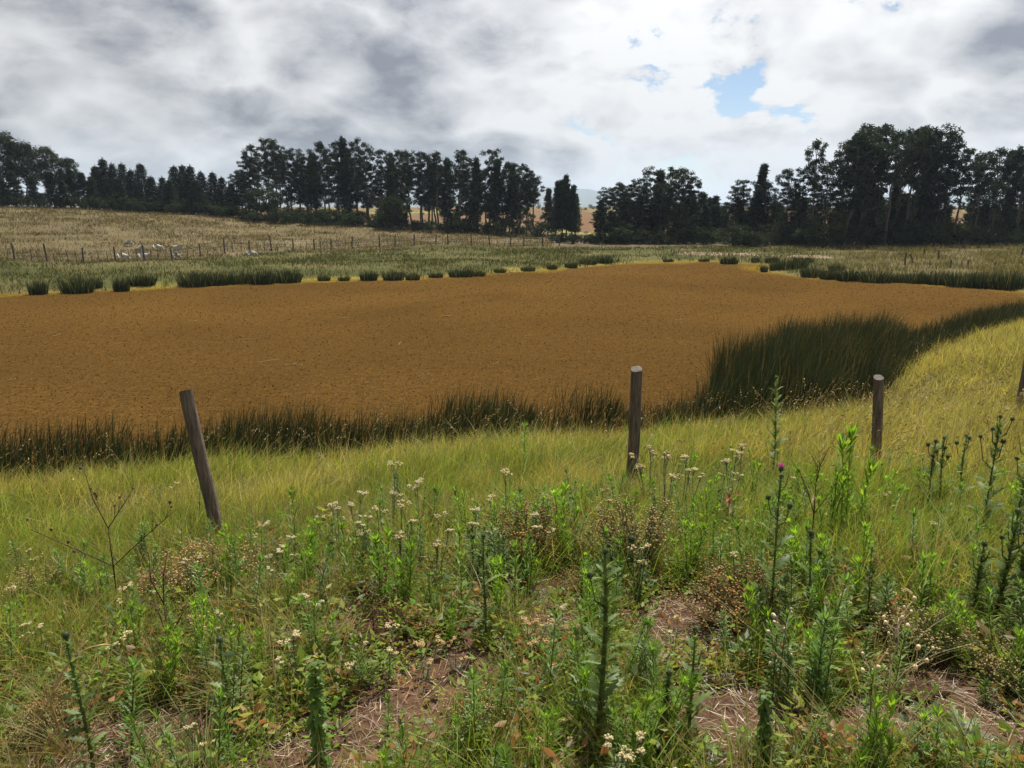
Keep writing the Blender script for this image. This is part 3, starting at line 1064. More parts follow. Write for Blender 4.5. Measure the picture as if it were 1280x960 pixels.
for px, top, sp in [(1189, 203, 'open'), (1196, 194, 'open'), (1209, 188, 'open'), (1222, 191, 'open'), (1235, 187, 'open'), (1246, 192, 'open'), (1256, 198, 'open'), (1267, 195, 'open'), (1281, 198, 'open'), (1296, 194, 'open'),
                    (1192, 236, 'tall'), (1230, 238, 'spire'), (1212, 226, 'open'), (1262, 234, 'tall'), (1278, 240, 'spire'), (1240, 222, 'open'), (1203, 250, 'spire'), (1250, 250, 'spire')]:
    tree(sp, px, top, 78 + rng.uniform(-1, 5), SPL[sp] + (' in the row beyond the pale meadow' if top < 215 else ', shorter, under the row beyond the pale meadow'), 'meadow row: ' + SPL[sp] + (' tall' if top < 215 else ' short'), 0.95)
# lower trees behind, closing the base of the stands
for i in range(44):
    px = 748 + i * 12.6 + rng.uniform(-4, 4)
    if 928 < px < 950 or 1158 < px < 1180: continue
    nm_ = 'pond-head clump' if px < 890 else 'group before the tallest stand' if px < 1015 else 'tallest stand' if px < 1160 else 'row beyond the pale meadow'
    tree('spire' if i % 3 else 'tall', px, 258 + rng.uniform(-14, 8), 88 + rng.uniform(0, 8), 'low dark tree closing the gaps behind the ' + nm_, 'low trees behind the ' + nm_, 1.35)
# understorey
for a, b, n, dep, lo, hi in [(0, 310, 30, 100, 12, 24), (318, 680, 34, 93, 10, 26), (690, 760, 9, 80, 8, 16), (760, 900, 20, 79, 8, 28), (900, 1180, 36, 74.5, 8, 34), (1180, 1290, 16, 75.5, 8, 28)]:
    for i in range(n):
        px = a + (b - a) * (i + rng.uniform(0, 1)) / n
        d_ = dep + rng.uniform(-1, 4)
        by = 258 + (E - at_depth(px, d_)[2]) / d_ * F
        near_lab = 'leafy shrub under the wood above the dry field' if a == 0 else 'leafy shrub under the long eucalyptus belt' if a == 318 else 'leafy shrub on the rough ground by the pond head' if a == 690 \
            else 'leafy shrub below the clump beyond the pond' if a == 760 else 'leafy shrub at the foot of the tallest stand' if a == 900 else 'leafy shrub under the bare-trunked row'
        hp = rng.uniform(lo, hi)
        near_lab = ('taller ' if hp > 0.66 * hi else 'small ' if hp < 0.45 * hi else '') + near_lab
        tree('shrub', px, by - hp, d_, near_lab, near_lab.replace('shrub', 'shrubs'), rng.uniform(0.9, 1.4), 'shrub', 0.03)
# far trees beyond the orange field
for i in range(34):
    px = [706, 716, 722, 727, 732, 737, 742, 748, 756, 764][i] if i < 10 else [878, 886, 893, 899, 908, 660, 672, 948, 958, 1160, 1168, 1176, 1184, 640, 610, 580, 1196, 1210, 1225, 1240, 980, 930, 840, 560][i - 10]
    dep = 300 + rng.uniform(0, 90)
    tree('tall' if i % 3 else 'spire', px, 257 + rng.uniform(-5, 7), dep, 'far tree beyond the orange field', 'far trees beyond the orange field', 1.5)


# ------------------------------------------------------------------ fences
def wood_post(h, r, sides=12, square=0.0, lean=(0, 0), wob=0.05, seed=0):
    """weathered pole: uneven, slightly crooked, with a sawn top"""
    lr = np.random.default_rng(seed)
    n = 14
    g = G(); V = []
    ph = lr.uniform(0, 6.28, 4)
    for i in range(n):
        t = i / (n - 1)
        for j in range(sides):
            a = 2 * math.pi * j / sides
            sq = 1.0 / max(abs(math.cos(a)), abs(math.sin(a)))
            rr = r * ((1 - square) + square * min(sq, 1.28)) * (1 - 0.10 * t)
            rr *= 1 + wob * (math.sin(3 * a + ph[0] + 2.0 * t) * 0.5 + math.sin(5 * a + ph[1] - 3 * t) * 0.35 + lr.uniform(-0.5, 0.5))
            cx = lean[0] * t + 0.12 * r * math.sin(t * 5 + ph[2]); cy = lean[1] * t + 0.12 * r * math.sin(t * 4 + ph[3])
            V.append((cx + rr * math.cos(a), cy + rr * math.sin(a), h * t + (0.02 * math.cos(a + ph[2]) if i == n - 1 else 0)))
    f = [(i * sides + j, i * sides + (j + 1) % sides, (i + 1) * sides + (j + 1) % sides, (i + 1) * sides + j) for i in range(n - 1) for j in range(sides)]
    g.add(V, None, f, (0.1, 0.07, 0.05))
    top = np.array(V[-sides:])
    e = G(); c = top.mean(0) + [0, 0, 0.004]
    e.add(np.vstack([top + [0, 0, 0.001], c]), [(j, (j + 1) % sides, sides) for j in range(sides)], None, (0.4, 0.35, 0.3))
    return g.mesh('post', False), e.mesh('cut_end')


def near_post(bpx, bpy, tpx, tpy, r, sq, label, seed, bury=0.35):
    b = on_ground(bpx, bpy)
    d = ray(tpx, tpy)
    t = np.array([d[0] * b[1], b[1], E + d[2] * b[1]])
    ax = t - b
    L_ = np.linalg.norm(ax); ax /= L_
    base = b - ax * bury
    h = L_ + bury
    root = empty('fence_post', label, 'fence post', base, 0, 'posts of the near fence')
    lean = ((t - base)[0], (t - base)[1])
    me, ce = wood_post((t - base)[2], r, 14, sq, lean, 0.06, seed)
    part('pole', me, 'post_wood', root)
    part('cut_end', ce, 'cut_wood', root, label='pale weathered sawn end grain')
    return b


near_post(276, 684, 233, 489, 0.056, 0.0, 'leaning round brown fence post with a pale slanted top', 1)
near_post(789, 606, 796, 461, 0.058, 0.85, 'upright squared timber fence post standing above grass', 2)
near_post(1093, 584, 1099, 472, 0.054, 0.2, 'short round dark post in grass near purple thistle', 3)
near_post(1269, 534, 1292, 418, 0.056, 0.2, 'tilted dark post behind the thistle clump on the bank', 4)


def build_far_fence():
    thick = [20, 60, 105, 145, 181, 216, 251, 281, 312, 340, 367, 393, 414, 440, 475, 494, 518, 545, 560, 589, 612, 638, 655, 678, 699]
    xs = [-28] + thick
    o = on_ground(20, 334.5)
    root = empty('wire_fence', 'long wire fence with wooden posts along the dry field', 'fence', o)

    def pos(px):
        py = float(np.interp(px, FPX, FPY))
        d = ray(px, py); dep = E / -d[2] if d[2] < -1e-3 else 60
        x = d[0] * dep
        return np.array([x, dep, hz(x, dep)])
    protos = [wood_post(1.0, 0.055, 7, 0.0, (lx, ly), 0.08, 30 + i)[0] for i, (lx, ly) in enumerate([(0.02, 0), (-0.05, 0.02), (0.08, 0.0), (0, 0.03)])]
    thin = [wood_post(0.85, 0.024, 5, 0.0, (lx, 0), 0.1, 40 + i)[0] for i, lx in enumerate([0.03, -0.06, 0.1])]
    P = []
    for i, px in enumerate(xs):
        p = pos(px); hgt = rng.uniform(0.9, 1.2); P.append((p, hgt))
        q = part('post', protos[i % 4], 'old_post', root); q.location = p - o - [0, 0, 0.1]; q.scale = (1.15, 1.15, hgt + 0.1); q.rotation_euler = (0, 0, rng.uniform(0, 6))
        if i + 1 < len(xs):
            n = max(1, int((xs[i + 1] - px) / 10.5))
            for k in range(1, n + 1):
                p2 = pos(px + (xs[i + 1] - px) * k / (n + 1) + rng.uniform(-1, 1))
                q = part('dropper', thin[(i + k) % 3], 'old_post', root); q.location = p2 - o - [0, 0, 0.05]; q.scale = (1, 1, rng.uniform(0.75, 1.1)); q.rotation_euler = (0, 0, rng.uniform(0, 6))
    for k in range(4):
        g = G(); pts = []
        for (p, h) in P:
            pts.append(p - o + [0, 0, 0.22 + 0.21 * k])
        g.tube(pts, 0.004, 4, (0.25, 0.25, 0.25))
        part('wire', g.mesh('wire'), 'wire_steel', root)


build_far_fence()
for i, (px, by, ty, lx) in enumerate([(1131, 331, 317, 0.0), (1143, 329, 318, -0.35), (1153, 322, 312, 0.1), (1172, 324, 313, 0.05), (1187, 335, 325, 0.05), (1210, 335, 325, -0.05), (1242, 337, 328, 0.08), (1277, 322, 311, 0)]):
    b = on_ground(px, by)
    h = (by - ty) / F * b[1]
    lab = ['old post standing straight in the pale meadow before tall eucalyptus stand', 'old fence post leaning sharply in the pale meadow'][lx == -0.35]
    me, _ = wood_post(h + 0.15, 0.06, 8, 0.0, (lx, 0), 0.1, 60 + i)
    tag(link('fence_post', me, 'old_post', None, b - [0, 0, 0.15]), lab, 'fence post', 'old posts in the pale meadow')

# ------------------------------------------------------------------ reeds
def reed_clump_mesh(seed):
    g = G(); n = 520
    a = rng.uniform(0, 6.28, n); r = rng.uniform(0, 1, n) ** 0.5
    b = np.stack([np.cos(a) * r * 0.5, np.sin(a) * r * 0.5, np.full(n, -0.02)], 1)
    h = rng.uniform(0.5, 1.0, n) * (1.0 - 0.25 * r) * (0.7 + 0.3 * np.sin(a * 2 + seed) ** 2)
    c = col((0.024, 0.035, 0.017), n, 0.35, 0.1)
    u = rng.uniform(0, 1, n) < 0.12
    c[u] = col((0.16, 0.13, 0.06), u.sum(), 0.3)
    g.blades(b, h, 0.022, a + rng.normal(0, 0.6, n), 0.06 + 0.18 * r, 0.4, c * 0.9, c * 1.15, 2)
    return g.mesh('reed_clump')


RC = [reed_clump_mesh(i) for i in range(4)]
GL = 'reed clumps along the far shore'
GRR = 'reed clumps of the dark hedge along the pale meadow'
clumps = [(48, 368, 21, 25, 0), (97, 366, 36, 28, 0), (121, 362, 13, 20, 0), (152, 364, 18, 27, 0), (178, 359, 30, 19, 0), (243, 358, 34, 25, 0), (270, 356.5, 30, 23, 0), (298, 355, 30, 20, 0), (328, 355, 28, 25, 0),
          (358, 353, 34, 23, 0), (405, 351, 14, 11, 0), (430, 351, 13, 9, 0), (461, 350.5, 20, 17, 0), (492, 350, 24, 17, 0), (516, 350, 16, 13, 0), (545, 347, 16, 9, 0), (576, 346, 28, 14, 0), (597, 345, 18, 10, 0), (625, 341, 14, 8, 0), (660, 339, 16, 8, 0),
          (690, 337, 12, 8, 0), (714, 335, 15, 11, 0), (735, 331.5, 20, 11, 0), (755, 330, 20, 13, 0), (911, 330, 20, 14, 2), (944, 329, 10, 9, 2), (955, 340, 8, 12, 1), (968, 339, 11, 13, 1), (983, 339, 20, 15, 1), (1000, 338, 16, 12, 1), (1015, 346.5, 26, 16, 1),
          (1036, 349, 20, 17, 1), (1060, 351, 26, 19, 1), (1094, 352.5, 36, 19, 1), (1124, 353, 16, 15, 1), (1146, 354, 26, 19, 1), (1172, 355.5, 28, 20, 1), (1203, 358, 40, 23, 1), (1236, 360, 40, 26, 1), (1262, 362, 32, 28, 1),
          (965, 330, 16, 9, 2), (1004, 332, 22, 10, 2), (1045, 341, 18, 11, 1), (880, 327, 12, 6, 2), (835, 327.5, 12, 5, 2)]
for i, (px, by, wpx, hpx, kk) in enumerate(clumps):
    p = on_level(px, by)
    sc = wpx / F * p[1]; h = hpx / F * p[1] * (1.2 if px > 950 else 1.08)
    o = link('reed_clump', RC[i % 4], 'reed_blade', None, (p[0], p[1], max(hz(p[0], p[1]), 0.0) - 0.01))
    o.scale = (sc / 0.95, sc / 0.95 * rng.uniform(0.7, 1.0), h / 0.92)
    lab = ['dark green reed clump on the far shore below the wire fence', 'dark reed clump in the row edging the pale meadow', 'isolated small reed clump near the earth track'][kk]
    if kk == 0: lab = ('wide dark reed clump' if wpx >= 26 else 'low dark reed tuft' if hpx < 14 else 'upright dark reed clump') + ' on the far shore ' + ('below the sheep' if px < 400 else 'below the round-headed tree' if px < 620 else 'near the wire fence end')
    if kk == 1: lab = ('wide dark reed clump' if wpx >= 26 else 'narrow dark reed clump') + ' in the row edging the pale meadow'
    if px == 48: lab = 'small separate reed clump by the yellow-rimmed far shore'
    if px == 911: lab = 'rounded dark reed clump at the head of the pond'
    tag(o, lab, 'reeds', [GL, GRR, 'small reed clumps near the track'][kk])

def in_poly(P, x, y):
    ins = np.zeros(x.shape, bool)
    for i in range(len(P)):
        a = P[i]; b = P[(i + 1) % len(P)]
        ins ^= ((a[1] > y) != (b[1] > y)) & (x < (b[0] - a[0]) * (y - a[1]) / (b[1] - a[1] + 1e-12) + a[0])
    return ins


REED_POLY = np.array([on_level(*p) for p in NEAR_PX] + [on_level(px, py) for px, py in REED_LAND])


def build_reeds():
    lo = REED_POLY.min(0); hi = REED_POLY.max(0)
    n = 480000
    x = rng.uniform(lo[0], hi[0], n); y = rng.uniform(lo[1], hi[1], n)
    x = x + 0; k = in_poly(REED_POLY, x, y) & (np.abs(x / y) < 0.95)
    x, y = x[k], y[k]
    clump = fbm(x * 0.9, y * 0.9, 81, 3)
    bp = 640 + F * x / y
    lobe = sstep(860, 900, bp)
    dens = np.clip(0.55 + (clump - 0.42) * 4.0 + 0.3 * sstep(600, 700, bp), 0.42, 1) * (1 - lobe) + lobe * np.clip(0.75 + (clump - 0.5) * 2, 0.35, 1)
    k = rng.uniform(0, 1, len(x)) < dens * 0.8
    x, y, clump, bp, lobe = x[k], y[k], clump[k], bp[k], lobe[k]
    n = len(x)
    z = np.maximum(height(x, y), 0.0) - 0.02
    band = sstep(1105, 1150, bp)
    h = (0.34 + 0.56 * sstep(0.38, 0.62, clump)) * rng.uniform(0.5, 1.1, n) * (1 - lobe) + lobe * rng.uniform(0.7, 1.2, n) * (0.85 + 0.9 * (clump - 0.15)) * (1 - 0.42 * band)
    c = col((0.022, 0.032, 0.014), n, 0.45, 0.12)
    u = rng.uniform(0, 1, n)
    dry = u < 0.09 + 0.10 * (1 - lobe) * sstep(0.5, 0.35, clump)
    c[dry] = col((0.12, 0.09, 0.04), dry.sum(), 0.35)
    br = (u > 0.9)
    c[br] = col((0.075, 0.055, 0.025), br.sum(), 0.3)
    g = G()
    g.blades(np.stack([x, y, z], 1), h, rng.uniform(0.008, 0.014, n) * (1 + 0.25 * lobe), rng.normal(0.2, 1.0, n), np.abs(rng.normal(0.13, 0.13, n)) + 0.02, rng.uniform(0.2, 1.4, n), c * 0.8, c * 1.15, 3)
    tag(link('reed_bed', g.mesh('reed_bed'), 'reed_blade'), 'dark green reed bed growing along the near edge of the pond', 'reeds', kind='stuff')
    return n


NREED = build_reeds()


# ------------------------------------------------------------------ grass (too many blades to count: stuff)
def polar_points(n, r0, r1, b0=-1.0, b1=1.0):
    """n points evenly spread over the wedge of ground in view"""
    r = np.sqrt(rng.uniform(r0 * r0, r1 * r1, n)); b = rng.uniform(b0, b1, n)
    a = np.arctan(b)
    return r * np.sin(a), r * np.cos(a)


def mixcol(n, cols, w):
    k = rng.choice(len(cols), n, p=np.array(w) / sum(w))
    return np.asarray(cols)[k]


def build_meadow():
    g = G()
    # the bank between the posts and the reeds
    for (r0, r1, n, b0, w, h0) in ((4.6, 8.0, 105000, -1.0, 0.0040, 0.30), (8.0, 14.5, 145000, -1.0, 0.0062, 0.36), (14.5, 32, 150000, 0.2, 0.012, 0.42)):
        x, y = polar_points(n, r0, r1, b0)
        d, near = pond_sdf(x, y)
        patch = fbm(x * 0.55, y * 0.55, 91, 4)
        k = (d > rng.uniform(-0.25, 0.45, n)) & (near > 0.5)
        fore = sstep(5.6, 4.6, np.hypot(x, y) + (patch - 0.5) * 2)
        k &= rng.uniform(0, 1, n) > fore * 0.8
        k &= rng.uniform(0, 1, n) < np.clip(0.45 + (patch - 0.4) * 3, 0.35, 1)
        x, y, d, patch = x[k], y[k], d[k], patch[k]; n = len(x)
        z = np.maximum(height(x, y), 0.0) - 0.01
        bp = 640 + F * x / y
        hue = fbm(x * 0.8 + 9, y * 0.8, 95, 3)
        dry = np.clip(sstep(0.48, 0.66, hue) * 0.7 + 0.65 * sstep(900, 1120, bp) * sstep(6.5, 8.5, y) + 0.25 * sstep(2.2, 0.6, d), 0, 0.9)
        c1 = col((0.178, 0.242, 0.036), n, 0.35, 0.1); c2 = col((0.34, 0.30, 0.095), n, 0.3, 0.08)
        m_ = (rng.uniform(0, 1, n) < 0.26 + dry)[:, None]
        c = np.where(m_, c2, c1)
        rightg = sstep(880, 1150, bp)
        h = h0 * rng.uniform(0.35, 1.25, n) * (0.35 + 1.3 * fbm(x * 2.2, y * 2.2, 97, 2)) * (0.72 + 0.28 * sstep(0.5, 3.0, d)) * (1 + 0.25 * rightg)
        az = rng.normal(0.1 - 0.5 * rightg, 1.5, n)
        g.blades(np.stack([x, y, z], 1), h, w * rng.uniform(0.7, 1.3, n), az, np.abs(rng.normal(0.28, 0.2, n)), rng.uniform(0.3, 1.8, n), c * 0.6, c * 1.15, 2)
    # long wispy blades bending over the rest
    x, y = polar_points(16000, 5.2, 16)
    d, near = pond_sdf(x, y); pn = fbm(x * 1.1, y * 1.1, 99, 3)
    k = (d > 0.3) & (near > 0.5) & (rng.uniform(0, 1, len(x)) < sstep(0.4, 0.62, pn) + 0.12)
    x, y = x[k], y[k]; n = len(x)
    c = np.where((rng.uniform(0, 1, n) < 0.55)[:, None], col((0.36, 0.31, 0.13), n, 0.3), col((0.20, 0.25, 0.05), n, 0.3))
    g.blades(np.stack([x, y, height(x, y) - 0.01], 1), rng.uniform(0.3, 0.62, n), 0.0034 * (0.6 + y / 14), rng.normal(0.2, 1.3, n), np.abs(rng.normal(0.4, 0.25, n)), rng.uniform(0.5, 1.8, n), c * 0.7, c * 1.1, 3)
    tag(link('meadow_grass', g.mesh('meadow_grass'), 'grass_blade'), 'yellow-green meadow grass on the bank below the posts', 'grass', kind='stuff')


build_meadow()


def build_seed_stalks():
    """pale flowering grass stalks standing over the meadow and against the reeds"""
    x, y = polar_points(15000, 6.5, 22)
    d, near = pond_sdf(x, y)
    k = (d > 0.2) & (near > 0.5)
    bp = 640 + F * x / y
    k &= rng.uniform(0, 1, len(x)) < np.clip(0.10 + 0.16 * sstep(2.2, 0.5, d) + 0.45 * sstep(900, 1000, bp) * sstep(0.8, 2.5, d), 0, 1)
    x, y = x[k], y[k]; n = len(x); z = height(x, y) - 0.01
    g = G()
    h = rng.uniform(0.45, 0.85, n); az = rng.normal(0.1, 1.0, n); ln = np.abs(rng.normal(0.28, 0.2, n)); cv = rng.uniform(0.4, 1.6, n)
    c = col((0.21, 0.155, 0.07), n, 0.35, 0.08)
    b = np.stack([x, y, z], 1)
    wd = 0.0032 * (0.6 + y / 16)
    g.blades(b, h, wd, az, ln, cv, c * 0.7, c, 3)
    # seed heads: small cards along the last fifth
    for t in (0.82, 0.88, 0.94, 1.0):
        run = h * ln * (t + cv * t * t); up = h * (t - 0.4 * np.minimum(cv, 1.6) * ln * t * t)
        P = b + np.stack([np.cos(az) * run, np.sin(az) * run, up], 1)
        ax = np.stack([np.cos(az) * (ln + 0.5), np.sin(az) * (ln + 0.5), np.full(n, 0.5)], 1) + rng.normal(0, 0.3, (n, 3))
        g.cards(P, ax, 0.05, 0.008 + 0.0006 * y, c * rng.uniform(0.8, 1.3, (n, 1)))
    tag(link('grass_stalks', g.mesh('grass_stalks'), 'dry_straw'), 'pale dry flowering grass stalks standing over the meadow', 'grass', kind='stuff')


build_seed_stalks()


def build_foreground():
    # tussocky green and dry grass on the rough ground before the fence
    g = G()
    nt = 6200
    tx, ty = polar_points(nt, 1.5, 6.6)
    sm = soil_mask(tx, ty); pn = fbm(tx * 1.3, ty * 1.3, 101, 3)
    keep = rng.uniform(0, 1, nt) < np.clip(0.80 - 1.5 * sm + (pn - 0.5) * 1.4, 0.01, 1)
    tx, ty, pn = tx[keep], ty[keep], pn[keep]
    for i in range(len(tx)):
        dry = rng.uniform() < 0.28 + 0.22 * (tx[i] < -0.6) * (ty[i] < 4)
        m_ = int(rng.uniform(14, 34))
        a = rng.uniform(0, 6.28, m_); rr = rng.uniform(0, 0.07, m_)
        x = tx[i] + np.cos(a) * rr; y = ty[i] + np.sin(a) * rr
        z0 = GZ(tx[i], ty[i]) - 0.012
        hh = rng.uniform(0.10, 0.30) * (1.2 if dry else 1.0) * (1.6 if rng.uniform() < 0.14 else 1.0)
        bright = rng.uniform(0.7, 1.25)
        c = col((0.27, 0.215, 0.10) if dry else (0.15 * bright, 0.21 * bright, 0.028), m_, 0.25)
        u = rng.uniform(0, 1, m_) < 0.12
        c[u] = col((0.24, 0.19, 0.08), u.sum())
        g.blades(np.stack([x, y, np.full(m_, z0)], 1), hh * rng.uniform(0.5, 1.2, m_), rng.uniform(0.003, 0.0055, m_), a + rng.normal(0, 0.5, m_), np.abs(rng.normal(0.42, 0.25, m_)), rng.uniform(0.2, 1.5, m_), c * 0.65, c * 1.1, 3)
    tag(link('rough_grass', g.mesh('rough_grass'), 'grass_blade'), 'rough green and straw-coloured grass on the slope before the fence', 'grass', kind='stuff')
    # low broad-leaved weeds
    g = G()
    nt = 18500
    tx, ty = polar_points(nt, 1.5, 6.2)
    sm = soil_mask(tx, ty); pn = fbm(tx * 1.1 + 7, ty * 1.1, 105, 3)
    keep = rng.uniform(0, 1, nt) < np.clip(0.85 - 1.3 * sm + (pn - 0.5) * 1.3, 0.03, 1)
    tx, ty = tx[keep], ty[keep]
    pal = [(0.125, 0.185, 0.025), (0.095, 0.145, 0.024), (0.18, 0.19, 0.03), (0.20, 0.10, 0.03), (0.16, 0.13, 0.05), (0.09, 0.13, 0.06)]
    for i in range(len(tx)):
        big_ = rng.uniform() < 0.22; m_ = int(rng.uniform(9, 22)); R = rng.uniform(0.03, 0.085) * (1.5 if big_ else 1); H = rng.uniform(0.02, 0.14) * (1.9 if big_ else 1)
        a = rng.uniform(0, 6.28, m_); rr = rng.uniform(0.1, 1, m_) ** 0.7 * R
        z0 = GZ(tx[i], ty[i])
        P = np.stack([tx[i] + np.cos(a) * rr, ty[i] + np.sin(a) * rr, z0 + rng.uniform(0.0, 1, m_) * H], 1)
        ax = np.stack([np.cos(a), np.sin(a), rng.uniform(-0.2, 0.9, m_)], 1)
        k = rng.choice(6, p=[0.32, 0.22, 0.14, 0.13, 0.10, 0.09])
        fold = np.tile([0, 0, 1.0], (m_, 1)) + rng.normal(0, 0.35, (m_, 3))
        ln = rng.uniform(0.018, 0.05) * (1.35 if big_ else 1) * rng.uniform(0.7, 1.3, m_)
        g.cards(P, ax, ln, ln * rng.uniform(0.32, 0.6), col(pal[k], m_, 0.28, 0.12), fold)
    tag(link('low_weeds', g.mesh('low_weeds'), 'leaf_green'), 'low mixed green and russet weeds covering the slope', 'weeds', kind='stuff')
    # straw and root litter lying on the soil
    g = G()
    n = 44000
    x, y = polar_points(n, 1.5, 6.4)
    sm = soil_mask(x, y); pn = fbm(x * 1.6 + 3, y * 1.6, 109, 3)
    k = rng.uniform(0, 1, n) < np.clip(0.28 + 0.75 * sm + (pn - 0.45) * 2.2, 0.1, 1)
    x, y, pn = x[k], y[k], pn[k]; n = len(x); z = height(x, y)
    pile = sstep(0.52, 0.7, pn) * 0.05
    a = rng.uniform(0, 6.28, n) * 0.5 + 0.6 + rng.normal(0, 0.8, n); ln = rng.uniform(0.03, 0.17, n)
    P = np.stack([x, y, z + rng.uniform(0.003, 0.012, n) + pile * rng.uniform(0, 1, n)], 1)
    ax = np.stack([np.cos(a), np.sin(a), rng.normal(0.0, 0.12, n)], 1)
    c = mixcol(n, [(0.34, 0.27, 0.19), (0.22, 0.16, 0.11), (0.42, 0.37, 0.30), (0.13, 0.09, 0.065), (0.26, 0.15, 0.07)], [3, 4, 1.3, 3, 2]) * rng.uniform(0.75, 1.2, (n, 1))
    fold = np.tile([0, 0, 1.0], (n, 1)) + rng.normal(0, 0.2, (n, 3))
    g.cards(P, ax, ln, rng.uniform(0.002, 0.0052, n), c, fold)
    tag(link('straw_litter', g.mesh('straw_litter'), 'dry_straw'), 'dead straw and root litter lying on the red-brown soil', 'litter', kind='stuff')


def build_height_cache():
    gx = np.arange(-6.5, 6.5, 0.05); gy = np.arange(0.6, 8, 0.05)
    X, Y = np.meshgrid(gx, gy, indexing='ij')
    return gx, gy, height(X, Y)


_GX, _GY, _GH = build_height_cache()


def GZ(x, y):
    """cheap ground height for the foreground"""
    i = min(max(int((x - _GX[0]) / 0.05), 0), len(_GX) - 2); j = min(max(int((y - _GY[0]) / 0.05), 0), len(_GY) - 2)
    u = (x - _GX[i]) / 0.05; v = (y - _GY[j]) / 0.05
    return (_GH[i, j] * (1 - u) + _GH[i + 1, j] * u) * (1 - v) + (_GH[i, j + 1] * (1 - u) + _GH[i + 1, j + 1] * u) * v


build_foreground()


def build_far_grass():
    # green waterside growth and the dry field, seen across the pond
    g = G()
    n = 240000
    yy = rng.uniform(0, 1, n); y = 30 + 75 * yy ** 0.9; x = rng.uniform(-0.85, 0.85, n) * y
    d, near = pond_sdf(x, y)
    bp = 640 + F * x / y
    fd = np.interp(bp, FPX, FENCE_D)
    k = (d > 0.3) & (near < 0.3) & (y < np.where(bp < 690, 101, 74))
    field = sstep(-1.0, 1.5, y - fd) * (bp < 700)
    pn = fbm(x * 0.35, y * 0.35, 121, 4)
    k &= rng.uniform(0, 1, n) < np.clip(0.35 + (pn - 0.4) * 3, 0.15, 1)
    x, y, d, bp, field, pn = x[k], y[k], d[k], bp[k], field[k], pn[k]; n = len(x)
    z = height(x, y) - 0.02
    right = sstep(985, 1060, bp) * sstep(2.0, 5.0, d)
    c = np.empty((n, 3))
    tan_ = col((0.106, 0.084, 0.043), n, 0.2, 0.07); grn = col((0.050, 0.056, 0.015), n, 0.35, 0.12); pale = col((0.135, 0.115, 0.055), n, 0.25, 0.06); dk = col((0.045, 0.06, 0.022), n, 0.3)
    u = rng.uniform(0, 1, n)
    c[:] = np.where((u < 0.75)[:, None], grn, np.where((u < 0.88)[:, None], dk, tan_))
    fm = rng.uniform(0, 1, n) < field * 0.9
    c[fm] = tan_[fm]
    rm = rng.uniform(0, 1, n) < right * 0.75
    c[rm] = pale[rm]
    h = rng.uniform(0.12, 0.34, n) * (0.8 + 0.5 * pn) * (1 + 0.5 * right)
    g.blades(np.stack([x, y, z], 1), h, 0.032 * (y / 55) * rng.uniform(0.7, 1.5, n), rng.uniform(0, 6.28, n), np.abs(rng.normal(0.35, 0.2, n)), 0.8, c * 0.75, c * 1.1, 2)
    n = 60000
    y = rng.uniform(30, 60, n); x = rng.uniform(-0.8, 0.8, n) * y
    d, near = pond_sdf(x, y)
    pn = fbm(x * 0.8, y * 0.8, 127, 3)
    k = (d > -0.25) & (d < 2.2) & (near < 0.3) & (rng.uniform(0, 1, n) < sstep(0.50, 0.66, pn - 0.06 * d))
    x, y, pn = x[k], y[k], pn[k]; n = len(x)
    c = np.where((rng.uniform(0, 1, n) < 0.7)[:, None], col((0.026, 0.036, 0.016), n, 0.35), col((0.09, 0.085, 0.03), n, 0.3))
    g.blades(np.stack([x, y, np.maximum(height(x, y), 0) - 0.02], 1), rng.uniform(0.15, 0.5, n), 0.026 * y / 45, rng.uniform(0, 6.28, n), np.abs(rng.normal(0.2, 0.15, n)), 0.6, c * 0.8, c * 1.1, 2)
    tag(link('field_grass', g.mesh('field_grass'), 'grass_blade'), 'green waterside grass and dry field grass beyond the pond', 'grass', kind='stuff')


build_far_grass()


